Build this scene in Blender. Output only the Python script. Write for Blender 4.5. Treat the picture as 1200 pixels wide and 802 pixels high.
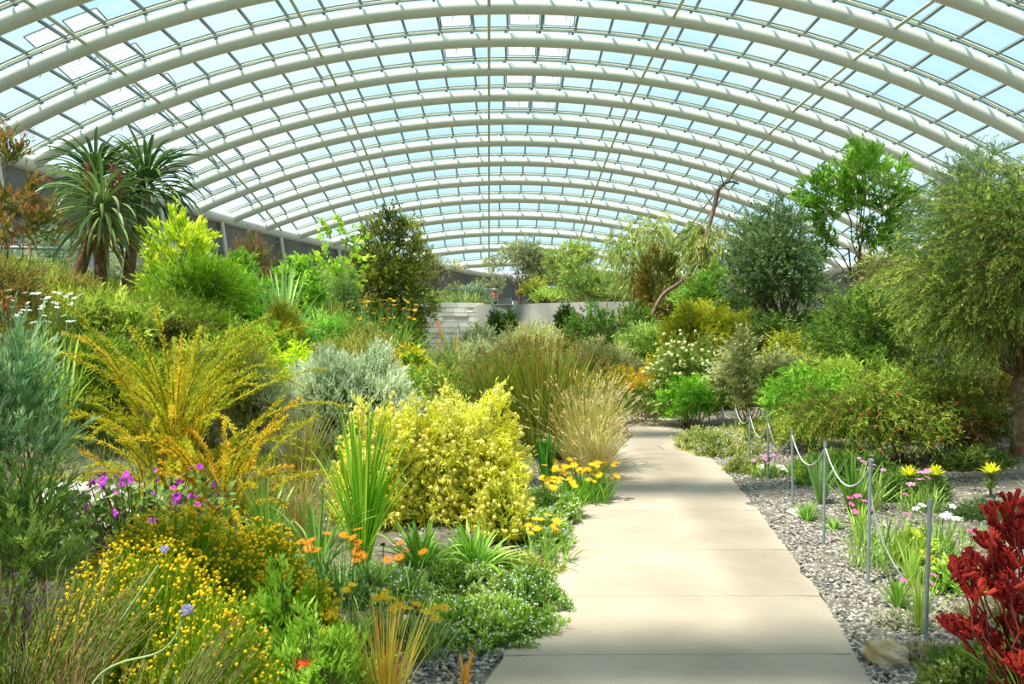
import bpy, math
import numpy as np
from mathutils import Vector, Matrix
for o in list(bpy.data.objects): bpy.data.objects.remove(o)
SC = bpy.context.scene
import zlib
COL = SC.collection
rng = np.random.default_rng(7)
pi = math.pi

# ---------------- camera, sky, sun, exposure ----------------
F, HOR, EYE = 900.0, 390.0, 1.6
cam = bpy.data.cameras.new('camera'); camo = bpy.data.objects.new('camera', cam); COL.objects.link(camo)
camo.location = (0, 0, EYE); camo.rotation_euler = (pi / 2, 0, 0)
cam.lens = F / 1200 * 36; cam.sensor_width = 36; cam.shift_y = -(401 - HOR) / 1200; cam.clip_end = 800; cam.clip_start = 0.05
SC.camera = camo
SC.view_settings.view_transform = 'Standard'; SC.view_settings.look = 'None'
SC.view_settings.gamma = 1; SC.view_settings.use_curve_mapping = False
SC.view_settings.exposure = 0.68
W = bpy.data.worlds.new('sky'); SC.world = W; W.use_nodes = True
nt = W.node_tree; nt.nodes.clear()
wo = nt.nodes.new('ShaderNodeOutputWorld'); bg = nt.nodes.new('ShaderNodeBackground')
tc = nt.nodes.new('ShaderNodeTexCoord'); no = nt.nodes.new('ShaderNodeTexNoise'); ra = nt.nodes.new('ShaderNodeValToRGB')
no.inputs['Scale'].default_value = 3.0; no.inputs['Detail'].default_value = 6; no.inputs['Roughness'].default_value = .6
ra.color_ramp.elements[0].position = .42; ra.color_ramp.elements[0].color = (.36, .54, .63, 1)
ra.color_ramp.elements[1].position = .68; ra.color_ramp.elements[1].color = (.55, .67, .71, 1)
nt.links.new(tc.outputs['Generated'], no.inputs['Vector']); nt.links.new(no.outputs['Fac'], ra.inputs['Fac'])
nt.links.new(ra.outputs['Color'], bg.inputs['Color']); nt.links.new(bg.outputs[0], wo.inputs[0])
bg.inputs['Strength'].default_value = 1.15
sl = bpy.data.lights.new('sun', 'SUN'); so = bpy.data.objects.new('sun', sl); COL.objects.link(so)
sl.energy = 5.0; sl.angle = math.radians(2.0); sl.color = (1, .95, .86)
SUN_FROM = Vector((-0.375, -0.256, 0.89))
so.location = (-20, -10, 60); so.rotation_euler = SUN_FROM.to_track_quat('Z', 'Y').to_euler()

# ---------------- colour and material helpers ----------------
def lin(h):
    c = [int(h[i:i + 2], 16) / 255 for i in (0, 2, 4)]
    return tuple(x / 12.92 if x <= .04045 else ((x + .055) / 1.055) ** 2.4 for x in c)
MATS = {}
def mat(key, *cols, rough=.55, spec=.3, trans=0.0, noise=None, metal=0.0, bump=0.0, nscale=8.0, face=False):
    """one to three colours; face=True blends them by the per-leaf tint, otherwise by noise"""
    if key in MATS: return MATS[key]
    m = bpy.data.materials.new(key); m.use_nodes = True; n = m.node_tree; n.nodes.clear(); L = n.links.new
    out = n.nodes.new('ShaderNodeOutputMaterial'); p = n.nodes.new('ShaderNodeBsdfPrincipled')
    p.inputs['Roughness'].default_value = rough; p.inputs['Specular IOR Level'].default_value = spec; p.inputs['Metallic'].default_value = metal
    cs = [lin(c) for c in cols]
    r = n.nodes.new('ShaderNodeValToRGB'); e = r.color_ramp.elements
    e[0].color = (*cs[0], 1); e[1].color = (*cs[-1], 1)
    if len(cs) == 3:
        x = e.new(.5); x.color = (*cs[1], 1)
    if face:
        a = n.nodes.new('ShaderNodeAttribute'); a.attribute_name = 'tint'; L(a.outputs['Fac'], r.inputs['Fac'])
    else:
        t = n.nodes.new('ShaderNodeTexCoord'); z = n.nodes.new('ShaderNodeTexNoise')
        z.inputs['Scale'].default_value = nscale; z.inputs['Detail'].default_value = 6
        e[0].position = .3; e[-1].position = .7
        L(t.outputs['Object'], z.inputs['Vector']); L(z.outputs['Fac'], r.inputs['Fac'])
        if bump:
            b = n.nodes.new('ShaderNodeBump'); b.inputs['Strength'].default_value = bump; b.inputs['Distance'].default_value = .02
            L(z.outputs['Fac'], b.inputs['Height']); L(b.outputs[0], p.inputs['Normal'])
    L(r.outputs['Color'], p.inputs['Base Color'])
    if trans:
        tr = n.nodes.new('ShaderNodeBsdfTranslucent'); mx = n.nodes.new('ShaderNodeMixShader'); mx.inputs[0].default_value = trans
        L(r.outputs['Color'], tr.inputs['Color']); L(p.outputs[0], mx.inputs[1]); L(tr.outputs[0], mx.inputs[2]); L(mx.outputs[0], out.inputs[0])
    else: L(p.outputs[0], out.inputs[0])
    MATS[key] = m
    return m
def vivid(c, gain=1.36, sat=.93):
    v = [int(c[i:i + 2], 16) / 255 for i in (0, 2, 4)]; m = sum(v) / 3
    v = [min(max((m + (x - m) * sat), 0) * gain ** .5, 1) for x in v]; v[0] = min(max(v[0] * 1.04, v[0] * .8 + v[1] * .24) + .01, 1); v[2] = v[2] * .93
    return ''.join('%02x' % int(x * 255) for x in v)
def leafm(cols, trans=.42, rough=.5):
    cols = tuple(vivid(c) for c in cols)
    return mat('leaf_' + '_'.join(cols), *cols, trans=trans, rough=rough, spec=.25, face=True)

# ---------------- geometry accumulator ----------------
def nrm(v): return v / np.maximum(np.linalg.norm(v, axis=-1, keepdims=True), 1e-9)
class G:
    def __init__(s): s.V = []; s.Q = []; s.T = []; s.tq = []; s.tt = []; s.n = 0
    def add(s, V, Q=None, T=None, tq=None, tt=None):
        V = np.asarray(V, float).reshape(-1, 3)
        if Q is not None and len(Q):
            Q = np.asarray(Q, int).reshape(-1, 4); s.Q.append(Q + s.n); s.tq.append(np.broadcast_to(np.asarray(tq if tq is not None else .5, float), (len(Q),)))
        if T is not None and len(T):
            T = np.asarray(T, int).reshape(-1, 3); s.T.append(T + s.n); s.tt.append(np.broadcast_to(np.asarray(tt if tt is not None else .5, float), (len(T),)))
        s.V.append(V); s.n += len(V)
    def inst(s, base, C, R, S, t):
        bv, bq, bt = base; n = len(C)
        if n == 0: return
        S = np.broadcast_to(np.asarray(S, float).reshape(-1, 1) if np.ndim(S) < 2 else S, (n, np.asarray(S).shape[-1] if np.ndim(S) == 2 else 1))
        V = bv[None] * S[:, None, :]
        V = np.einsum('nij,nmj->nmi', R, V) + C[:, None, :]
        off = (np.arange(n) * len(bv))[:, None, None]
        t = np.broadcast_to(t, (n,))
        Q = (bq[None] + off).reshape(-1, 4) if len(bq) else None
        T = (bt[None] + off).reshape(-1, 3) if len(bt) else None
        s.add(V, Q, T, np.repeat(t, len(bq)), np.repeat(t, len(bt)))
    def strips(s, A, B, t):
        n, k = A.shape[:2]
        V = np.stack([A, B], 2).reshape(n, -1, 3)
        i = np.arange(k - 1) * 2
        q = np.stack([i, i + 1, i + 3, i + 2], 1)
        Q = (q[None] + (np.arange(n) * 2 * k)[:, None, None]).reshape(-1, 4)
        s.add(V, Q, None, np.repeat(np.broadcast_to(t, (n,)), k - 1))
    def tubes(s, P, r, sides=5, t=.5, cap=False):
        P = np.asarray(P, float)
        if P.ndim == 2: P = P[None]
        n, k = P.shape[:2]; r = np.broadcast_to(np.asarray(r, float), (n, k))
        T = nrm(np.gradient(P, axis=1))
        ref = np.where(np.abs(T[:, :1, 2:3]) > .8, np.array([1., 0, 0]), np.array([0, 0, 1.])) * np.ones((n, k, 1))
        u = nrm(np.cross(T, ref)); v = np.cross(T, u)
        a = np.arange(sides) / sides * 2 * pi
        V = P[:, :, None] + r[:, :, None, None] * (u[:, :, None] * np.cos(a)[:, None] + v[:, :, None] * np.sin(a)[:, None])
        i, j = np.meshgrid(np.arange(k - 1), np.arange(sides), indexing='ij'); j2 = (j + 1) % sides
        q = np.stack([i * sides + j, i * sides + j2, (i + 1) * sides + j2, (i + 1) * sides + j], -1).reshape(-1, 4)
        Q = (q[None] + (np.arange(n) * k * sides)[:, None, None]).reshape(-1, 4)
        s.add(V, Q, None, np.repeat(np.broadcast_to(t, (n,)), len(q)))
        if cap and sides >= 3:
            for e in (0, k - 1):
                Vc = np.concatenate([V[:, e], P[:, e:e + 1]], 1)
                tr = np.array([[j, (j + 1) % sides, sides] for j in range(sides)])
                s.add(Vc, None, (tr[None] + (np.arange(n) * (sides + 1))[:, None, None]).reshape(-1, 3), None, .5)
    def box(s, c, d, rz=0.0, t=.5, R=None):
        v = np.array([[x, y, z] for z in (-.5, .5) for y in (-.5, .5) for x in (-.5, .5)]) * np.array(d)
        if R is None:
            cc, ss = math.cos(rz), math.sin(rz); R = np.array([[cc, -ss, 0], [ss, cc, 0], [0, 0, 1]])
        s.add(v @ np.asarray(R).T + np.array(c), [[0, 2, 3, 1], [4, 5, 7, 6], [0, 1, 5, 4], [2, 6, 7, 3], [0, 4, 6, 2], [1, 3, 7, 5]], None, t)
    def bar(s, a, b, w, h, up=None, t=.5):
        a = np.array(a, float); b = np.array(b, float); y = nrm(b - a)
        up = np.array([0, 0, 1.]) if up is None else np.array(up, float)
        x = nrm(np.cross(y, up)); z = np.cross(x, y)
        s.box((a + b) / 2, (w, np.linalg.norm(b - a), h), R=np.stack([x, y, z], 1), t=t)
    def mesh(s, name, m, smooth=False, origin=(0, 0, 0)):
        me = bpy.data.meshes.new(name)
        if not s.V: return me
        V = np.concatenate(s.V) - np.array(origin)
        Q = np.concatenate(s.Q) if s.Q else np.zeros((0, 4), int)
        T = np.concatenate(s.T) if s.T else np.zeros((0, 3), int)
        me.vertices.add(len(V)); me.vertices.foreach_set('co', V.astype(np.float32).ravel())
        loops = np.concatenate([Q.ravel(), T.ravel()]); nf = len(Q) + len(T)
        me.loops.add(len(loops)); me.loops.foreach_set('vertex_index', loops.astype(np.int32))
        me.polygons.add(nf)
        st = np.concatenate([np.arange(len(Q)) * 4, len(Q) * 4 + np.arange(len(T)) * 3])
        me.polygons.foreach_set('loop_start', st.astype(np.int32))
        me.polygons.foreach_set('use_smooth', np.full(nf, smooth))
        tint = np.concatenate(([np.concatenate(s.tq)] if s.tq else []) + ([np.concatenate(s.tt)] if s.tt else []))
        a = me.attributes.new('tint', 'FLOAT', 'FACE'); a.data.foreach_set('value', tint.astype(np.float32))
        me.update(calc_edges=True); me.validate(clean_customdata=False)
        me.materials.append(m)
        return me
def obj(name, g, m, parent=None, smooth=False, loc=(0, 0, 0), world=False):
    """link a mesh object; g holds coordinates relative to loc unless world=True"""
    me = g.mesh(name, m, smooth, loc if world else (0, 0, 0))
    o = bpy.data.objects.new(name, me); COL.objects.link(o)
    if parent is None: o.location = loc
    else: o.parent = parent
    return o
def thing(name, label, cat, loc, group=None):
    o = bpy.data.objects.new(name, None); o.empty_display_size = .1; COL.objects.link(o)
    o.location = loc; o['label'] = label; o['category'] = cat
    if group: o['group'] = group
    return o
def tag(o, label=None, cat=None, group=None, kind=None):
    if label: o['label'] = label
    if cat: o['category'] = cat
    if group: o['group'] = group
    if kind: o['kind'] = kind
    return o
def frames(d, roll=None):
    """rotation matrices whose y axis is d"""
    d = nrm(d); n = len(d)
    ref = nrm(rng.normal(size=(n, 3))) if roll is None else np.broadcast_to(np.array(roll, float), (n, 3))
    x = nrm(np.cross(d, ref)); z = np.cross(x, d)
    return np.stack([x, d, z], -1)
def rframes(n): return frames(rng.normal(size=(n, 3)))
def jit(n, a=.25, c=.5): return np.clip(rng.normal(c, a, n), 0, 1)

LEAF = (np.array([[0, 0, 0], [.5, .45, .12], [0, 1, 0], [-.5, .45, .12]]), np.array([[0, 1, 2, 3]]), np.zeros((0, 3), int))
LEAF6 = (np.array([[0, 0, 0], [.38, .3, .1], [.42, .65, .08], [0, 1, -.1], [-.42, .65, .08], [-.38, .3, .1], [0, .5, -.02]]),
         np.array([[0, 1, 2, 6], [6, 2, 3, 4], [0, 6, 4, 5]]), np.zeros((0, 3), int))
ph_ = (1 + 5 ** .5) / 2
_iv = nrm(np.array([[-1, ph_, 0], [1, ph_, 0], [-1, -ph_, 0], [1, -ph_, 0], [0, -1, ph_], [0, 1, ph_], [0, -1, -ph_], [0, 1, -ph_], [ph_, 0, -1], [ph_, 0, 1], [-ph_, 0, -1], [-ph_, 0, 1]], float))
_if = np.array([[0, 11, 5], [0, 5, 1], [0, 1, 7], [0, 7, 10], [0, 10, 11], [1, 5, 9], [5, 11, 4], [11, 10, 2], [10, 7, 6], [7, 1, 8], [3, 9, 4], [3, 4, 2], [3, 2, 6], [3, 6, 8], [3, 8, 9], [4, 9, 5], [2, 4, 11], [6, 2, 10], [8, 6, 7], [9, 8, 1]])
BALL = (_iv, np.zeros((0, 4), int), _if)
OCTA = (np.array([[1, 0, 0], [-1, 0, 0], [0, 1, 0], [0, -1, 0], [0, 0, 1], [0, 0, -1.]]), np.zeros((0, 4), int),
        np.array([[0, 2, 4], [2, 1, 4], [1, 3, 4], [3, 0, 4], [2, 0, 5], [1, 2, 5], [3, 1, 5], [0, 3, 5]]))

# ---------------- the lie of the land ----------------
XL = ([0, 3.5, 4.65, 6.86, 9, 12, 14, 17, 22], [-.3, -.14, .20, .52, 1.05, 1.90, 2.0, 1.2, -1.0])
XR = ([0, 3.5, 4.65, 6.86, 9, 12, 14, 17, 22], [1.5, 1.64, 1.88, 2.21, 2.48, 2.75, 3.0, 2.6, .8])
def xl(y): return np.interp(y, *XL)
def xr(y): return np.interp(y, *XR)
def land(x, y):
    x = np.asarray(x, float); y = np.asarray(y, float)
    dl = xl(y) - x; dr = x - xr(y)
    zl = np.where(dl > 0, .11 * dl + np.clip(dl - 3.5, 0, 9) * .20, 0)
    zr_ = np.where(dr > 0, .05 * dr + np.clip(dr - 3.0, 0, 9) * .16, 0)
    z = np.maximum(zl, zr_)
    inp = (dl <= 0) & (dr <= 0)
    z = np.where(inp, -.012, z)
    z = np.minimum(z + np.clip(y - 14, 0, 16) * .02 * (~inp), 2.9)
    z = z + .03 * np.sin(x * 1.7 + 1) * np.sin(y * 1.3) * (z > .1)
    # upper terrace beyond the retaining walls
    return np.where(y > 33.0, np.maximum(z, 2.72 + np.clip(y - 33, 0, 30) * .02), z)
def P(px, py, D): return np.array([(px - 600) / F * D, D, EYE + (HOR - py) / F * D])
def ground(px, py):
    D = 1.5
    while D < 60:
        p = P(px, py, D)
        if p[2] <= max(0.0, float(land(p[0], D))): return p
        D *= 1.004
    return p

def build_land():
    ys = np.unique(np.concatenate([np.arange(-24, 2, 1.5), np.arange(2, 14, .12), np.arange(14, 32.9, .5), [32.95, 33.02], np.arange(33.5, 96, 1.5)]))
    xs = np.unique(np.concatenate([np.arange(-33, -9, 1.), np.arange(-9, 9, .15), np.arange(9, 34, 1.)]))
    X, Y = np.meshgrid(xs, ys); Z = land(X, Y)
    Z += np.where(Z > -.005, rng.normal(0, .008, Z.shape), 0)
    g = G(); ny, nx = X.shape
    i, j = np.meshgrid(np.arange(ny - 1), np.arange(nx - 1), indexing='ij')
    q = np.stack([i * nx + j, i * nx + j + 1, (i + 1) * nx + j + 1, (i + 1) * nx + j], -1).reshape(-1, 4)
    g.add(np.stack([X, Y, Z], -1), q)
    o = obj('floor', g, mat('soil', '544c3e', '756d5e', '8f877a', rough=.95, bump=.6, nscale=9), smooth=True)
    tag(o, kind='structure')
build_land()

# concrete path
def path_mat():
    m = mat('path_concrete', 'ac9c88', 'b8a793', 'c4b49f', rough=.85, bump=.15, nscale=1.6)
    n = m.node_tree; L = n.links.new
    p = [x for x in n.nodes if x.type == 'BSDF_PRINCIPLED'][0]; r = [x for x in n.nodes if x.type == 'VALTORGB'][0]
    t = n.nodes.new('ShaderNodeTexCoord'); z = n.nodes.new('ShaderNodeTexNoise'); z.inputs['Scale'].default_value = 130; z.inputs['Detail'].default_value = 3
    mx = n.nodes.new('ShaderNodeMix'); mx.data_type = 'RGBA'; mx.blend_type = 'MULTIPLY'; mx.inputs[0].default_value = .145
    rr = n.nodes.new('ShaderNodeValToRGB'); rr.color_ramp.elements[0].position = .3; rr.color_ramp.elements[0].color = (.55, .53, .5, 1); rr.color_ramp.elements[1].position = .6
    L(t.outputs['Object'], z.inputs['Vector']); L(z.outputs['Fac'], rr.inputs['Fac'])
    L(r.outputs['Color'], mx.inputs[6]); L(rr.outputs['Color'], mx.inputs[7]); L(mx.outputs[2], p.inputs['Base Color'])
    return m
def build_path():
    g = G(); ys = np.arange(-24, 22, .15); k = len(ys); nx = 13
    w = rng.normal(0, .012, k), rng.normal(0, .012, k)
    rows = []
    for y, a, b in zip(ys, *w):
        f = np.linspace(0, 1, nx); l, r = xl(y) + a, xr(y) + b
        z = np.full(nx, .012); x = l + (r - l) * f; z[0] = z[-1] = .004
        rows.append(np.concatenate([[[l, y, -.06]], np.stack([x, np.full(nx, y), z], -1), [[r, y, -.06]]]))
    V = np.array(rows); m = nx + 2
    i, j = np.meshgrid(np.arange(k - 1), np.arange(m - 1), indexing='ij')
    q = np.stack([i * m + j, i * m + j + 1, (i + 1) * m + j + 1, (i + 1) * m + j], -1).reshape(-1, 4)
    g.add(V, q)
    tag(obj('garden_path', g, path_mat()), kind='structure', label='pale beige concrete garden path curving away between the planted beds')
    gj = G()      # tooled joints across the slab, thin dark recess fillets
    for y in (3.78, 4.62, 5.6, 6.85, 8.3, 10.0):
        l, r = float(xl(y)) + .02, float(xr(y)) - .02
        gj.bar((l, y, .0122), (r, y + .015, .0122), .004, .002)
    tag(obj('trim_90', gj, mat('joint', 'a39682', 'a99c88')), kind='structure')
build_path()

# ---------------- glass dome ----------------
R1, R2, YC, ZC, A0, DS = 156.12, 54.64, 34.13, -137.77, 0.03287, 4.0
def dome(i, ph, off=0.0):
    a = A0 + np.asarray(i, float) * DS / R1
    r = R1 - R2 + (R2 + off) * np.cos(ph)
    return np.stack([(R2 + off) * np.sin(ph), YC + r * np.sin(a), ZC + r * np.cos(a)], -1)
def zring(y, right):
    d = abs(y - YC)
    return np.interp(d, [0, 21, 36, 44, 52, 57], [11.05, 11.05, 10.4, 9.95, 9.0, 7.9]) - (3.4 if right else 0) * np.interp(d, [40, 56], [1, 0])
def phmax(i, right):
    """angle at which arch i meets the ring beam"""
    a = A0 + i * DS / R1; y = YC + R1 * math.sin(a)
    for _ in range(4):
        c = ((zring(y, right) - ZC) / math.cos(a) - (R1 - R2)) / R2
        if c >= 1: return 0.0
        ph = math.acos(c); y = YC + (R1 - R2 + R2 * c) * math.sin(a)
    return ph
M_STEEL = mat('painted_steel', 'd9dcc9', 'e4e6d6', rough=.45, spec=.4)
M_BAR = mat('glazing_bar', '6f7a78', '838d8a', rough=.5)
M_WHITE = mat('white_paint', 'dfe3da', 'eceee6', rough=.5)
def glassm():
    m = bpy.data.materials.new('roof_glass'); m.use_nodes = True; n = m.node_tree; n.nodes.clear(); L = n.links.new
    out = n.nodes.new('ShaderNodeOutputMaterial'); t = n.nodes.new('ShaderNodeBsdfTransparent'); g = n.nodes.new('ShaderNodeBsdfGlossy'); mx = n.nodes.new('ShaderNodeMixShader')
    t.inputs[0].default_value = (.93, .97, .98, 1); g.inputs['Roughness'].default_value = .05; mx.inputs[0].default_value = .05
    L(t.outputs[0], mx.inputs[1]); L(g.outputs[0], mx.inputs[2]); L(mx.outputs[0], out.inputs[0]); return m
M_GLASS = glassm()
def panem():
    m = bpy.data.materials.new('vent_glass'); m.use_nodes = True; n = m.node_tree; n.nodes.clear(); L = n.links.new
    out = n.nodes.new('ShaderNodeOutputMaterial'); t = n.nodes.new('ShaderNodeBsdfTransparent'); g = n.nodes.new('ShaderNodeBsdfTranslucent'); mx = n.nodes.new('ShaderNodeMixShader')
    t.inputs[0].default_value = (.93, .98, .98, 1); g.inputs[0].default_value = (.9, .97, .97, 1); mx.inputs[0].default_value = .14
    L(t.outputs[0], mx.inputs[1]); L(g.outputs[0], mx.inputs[2]); L(mx.outputs[0], out.inputs[0]); return m
M_PANE = panem()
I0, I1 = -13, 13
HW = 1.88
def build_dome():
    nb = 0
    for i in range(I0, I1 + 1):
        a, b = -phmax(i, False), phmax(i, True)
        if b - a < .05: continue
        ph = np.linspace(a, b, 60)
        g = G(); g.tubes(dome(np.full(60, i), ph), .37, 14)
        tag(obj('trim_%d' % (i - I0 + 1), g, M_STEEL, smooth=True), kind='structure', label='white tubular roof arch')
    # glass skin and glazing bars between neighbouring arches
    gg, gb, gt, gtd = G(), G(), G(), G()
    OFF = .72
    for i in range(I0, I1):
        a = -min(phmax(i, False), phmax(i + 1, False)) * .999; b = min(phmax(i, True), phmax(i + 1, True))
        a0, a1, b0, b1 = -phmax(i, False), -phmax(i + 1, False), phmax(i, True), phmax(i + 1, True)
        n = 41; A = dome(np.full(n, i), np.linspace(a0, b0, n), OFF); B = dome(np.full(n, i + 1), np.linspace(a1, b1, n), OFF)
        gg.strips(A[None], B[None], .5)
        y = YC + R1 * math.sin(A0 + i * DS / R1)
        for k in range(-17, 18):
            p = ((k + .5) * HW - .03 * y) / R2
            if p < max(a0, a1) + .004 or p > min(b0, b1) - .004: continue
            q0 = dome(i, p, OFF - .04); q1 = dome(i + 1, p, OFF - .04)
            gb.bar(q0, q1, .13, .13, up=(math.sin(p), 0, math.cos(p)))
    for i in range(I0, I1 + 1):
        a, b = -phmax(i, False), phmax(i, True)
        if b - a < .05: continue
        n = 50; ph = np.linspace(a, b, n)
        for di, w, gx in ((0, .085, gt), (.052, .045, gtd), (-.052, .045, gtd)):
            g_ = dome(np.full(n, i + di), ph, OFF - .05)
            gx.tubes(g_, w, 4)
        # short brackets joining arch to glazing
        for p in np.arange(a + .02, b, HW * 2 / R2):
            gt.bar(dome(i, p, .3), dome(i, p, OFF - .05), .06, .06, up=(0, 1, 0))
    tag(obj('ceiling', gg, M_GLASS), kind='structure', label='curved glass skin of the dome')
    tag(obj('trim_50', gb, M_BAR), kind='structure'); tag(obj('trim_51', gt, M_STEEL), kind='structure'); tag(obj('trim_52', gtd, M_BAR), kind='structure')
    # longitudinal tie tubes
    for c, k in enumerate((-2, -1, 0, 1, 2)):
        pts = []
        for i in np.arange(I0, I1 + .01, .5):
            y = YC + R1 * math.sin(A0 + i * DS / R1); p = (k * 5 * HW - .03 * y) / R2
            if -phmax(i, False) < p < phmax(i, True): pts.append(dome(i, p, -.05))
        g = G(); g.tubes(np.array(pts), .085, 8)
        tag(obj('trim_%d' % (40 + c), g, mat('tie_tube', 'c9cbb0', 'd5d7c0', rough=.5), smooth=True), kind='structure', label='thin tie tube running the length of the roof')
    # ring beam, concrete band, soffit and outer wall
    for right in (False, True):
        sgn = 1 if right else -1
        pts = []
        for i in np.arange(I0 - .6, I1 + .7, .1):
            p = phmax(i, right)
            if p <= 0.0:
                continue
            pts.append(dome(i, sgn * p))
        pts = np.array(pts)
        # close the two ends on the centre line
        e0 = pts[0] * [0, 1, 1] + [0, -.4, -.1]; e1 = pts[-1] * [0, 1, 1] + [0, .4, -.1]
        pts = np.concatenate([[e0], pts, [e1]])
        T = nrm(np.gradient(pts * [1, 1, 0], axis=0)); N = np.stack([T[:, 1], -T[:, 0], T[:, 2] * 0], -1) * sgn
        N[0] = (0, -1, 0); N[-1] = (0, 1, 0)
        side = 'right' if right else 'left'
        g = G(); g.tubes(pts + [0, 0, -.05], .42, 10); tag(obj('trim_%d' % (60 + right), g, M_WHITE, smooth=True), kind='structure', label='white ring beam around the foot of the dome')
        top = pts + [0, 0, -.15]; low = pts + N * .9 + [0, 0, -2.6]; back = low + N * 2.6 + [0, 0, .1]
        g = G(); g.strips(top[None], low[None], .5); g.strips(low[None], back[None], .5)
        g.strips((pts + N * 1.0 + [0, 0, .3])[None], top[None], .5)
        tag(obj('trim_%d' % (62 + right), g, mat('band_concrete', '7c807f', '8e918f', rough=.9, nscale=1.0)), kind='structure')
        foot = back * [1, 1, 0] + [0, 0, 2.0]
        g = G(); g.strips(back[None], foot[None], .5)
        tag(obj('wall_' + side, g, mat('pale_render', 'e2ecec', 'ecf4f4', rough=.9, nscale=.5)), kind='structure')
        if not right:
            g = G()
            for y in (33, 40, 47, 54, 61, 68, 75, 81):
                k = int(np.argmin(np.abs(pts[:, 1] - y) + 99 * (pts[:, 0] > -1))); k2 = int(np.argmin(np.abs(pts[:, 1] - y - 1.3)))
                t0 = pts[k] - N[k] * .1 + [0, 0, -.4]; t1 = pts[k2] - N[k2] * .1; t1[2] = 3.2; t1[1] += .8
                g.tubes(np.array([t0, t1]), .17, 8)
            tag(obj('trim_64', g, M_WHITE, smooth=True), kind='structure', label='raking white struts under the ring beam')
build_dome()

# opened vent sashes in the roof
VLAB = {-11: 'far left bay', -10: 'left bay', -1: 'bay just left of the crown tube', 1: 'bay just right of the crown tube', 2: 'second bay right of the crown tube'}
ORD = ['first', 'second', 'third', 'fourth', 'fifth', 'sixth', 'seventh', 'eighth']
def vents():
    OFF = .74
    for k in (-11, -10, -1, 1, 2):
        for n_, i in enumerate(range(-1, 6) if k < -2 else range(0, 4)):
            if k == -1 and i > 1: continue
            y = YC + R1 * math.sin(A0 + i * DS / R1)
            pa, pb = ((k - .44) * HW - .03 * y) / R2, ((k + .44) * HW - .03 * y) / R2
            if -phmax(i + 1, False) > pa - .02: continue
            c = [dome(i + .08, pa, OFF), dome(i + .08, pb, OFF), dome(i + .92, pb, OFF), dome(i + .92, pa, OFF)]
            # hinged on the far edge, near edge pushed up
            up = np.array([math.sin(pa), 0, math.cos(pa)])
            c[0] = c[0] + up * .95; c[1] = c[1] + up * .95
            c = np.array(c); o0 = c.mean(0)
            t = thing('roof_vent', 'open roof vent sash, %s, %s back' % (VLAB[k], ORD[n_]), 'vent', o0, 'open roof vents')
            g = G()
            for a in range(4): g.bar(c[a] - o0, c[(a + 1) % 4] - o0, .06, .05, up=up)
            obj('frame', g, M_BAR, t)
            g = G(); g.add(c - o0, [[0, 1, 2, 3]]); g.add(c - o0 + up * .012, [[0, 1, 2, 3]])
            pg = obj('pane', g, M_PANE, t)
            g = G(); m_ = (c[0] + c[1]) / 2
            g.tubes(np.array([m_ - o0, m_ - o0 - up * 1.2, m_ - o0 + np.array([.15, -.3, -2.3])]), .022, 5)
            obj('actuator_rod', g, M_WHITE, t)
vents()

# ---------------- low walls, railings ----------------
def stone_wall():
    x0, x1, y, zt, zb = -5.4, -1.2, 32.6, 2.75, -.1
    gs = [G(), G()]
    ax, ay = x0, 31.4
    r = np.random.default_rng(3)
    L = x1 - x0; z = zb; row = 0
    def pt(s): # slightly curved plan
        return np.array([x0 + s, 31.7 + .9 * math.sin((s / L) * 1.6), 0])
    g = G(); gm = G()
    while z < zt:
        h = r.uniform(.16, .27); s = r.uniform(-.4, 0)
        while s < L:
            w = r.uniform(.3, .75); a = max(s, 0); b = min(s + w, L)
            if b - a > .05:
                p, q = pt(a), pt(b); m = (p + q) / 2; d = q - p
                g.box((m[0], m[1] + r.uniform(-.03, .03), z + h / 2), (np.linalg.norm(d) - .02, .4, h - .02), math.atan2(d[1], d[0]), t=r.uniform())
            s += w
        z += h
    for k in range(12):
        p, q = pt(L * k / 12), pt(L * (k + 1) / 12); m = (p + q) / 2; d = q - p
        gm.box((m[0], m[1] + .06, (zt + zb) / 2), (np.linalg.norm(d) + .02, .38, zt - zb - .02), math.atan2(d[1], d[0]))
    o = obj('stone_wall', g, mat('wall_stone', 'c4bdac', 'e0dace', 'f0ece2', rough=.9, face=True))
    tag(o, 'dry coursed wall of pale stone blocks across the far end of the beds', 'wall')
    c = obj('mortar_core', gm, mat('mortar', '8f897c', 'a09a8c', rough=.95), o)
stone_wall()
def concrete_wall():
    g = G()
    pts = np.array([[-1.4, 32.5], [0, 32.2], [1.5, 30.6], [3.2, 29.4], [6, 28.8], [9, 28.2], [13, 27.6]])
    for a, b in zip(pts[:-1], pts[1:]):
        m = (a + b) / 2; d = b - a
        g.box((m[0], m[1], 1.35), (np.linalg.norm(d) + .1, .3, 2.85), math.atan2(d[1], d[0]))
    tag(obj('retaining_wall', g, mat('wall_concrete', 'a8a59c', 'b8b4aa', rough=.9, nscale=.7)), 'smooth grey concrete retaining wall right of the stone wall', 'wall')
    g = G()
    for z, n in ((2.75, 0),):
        g.add([[-1.4, 32.4, z], [13, 27.6, z], [13, 33.5, z], [-1.4, 33.5, z]], [[0, 1, 2, 3]])
    tag(obj('trim_91', g, MATS['soil']), kind='structure')
concrete_wall()
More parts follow.
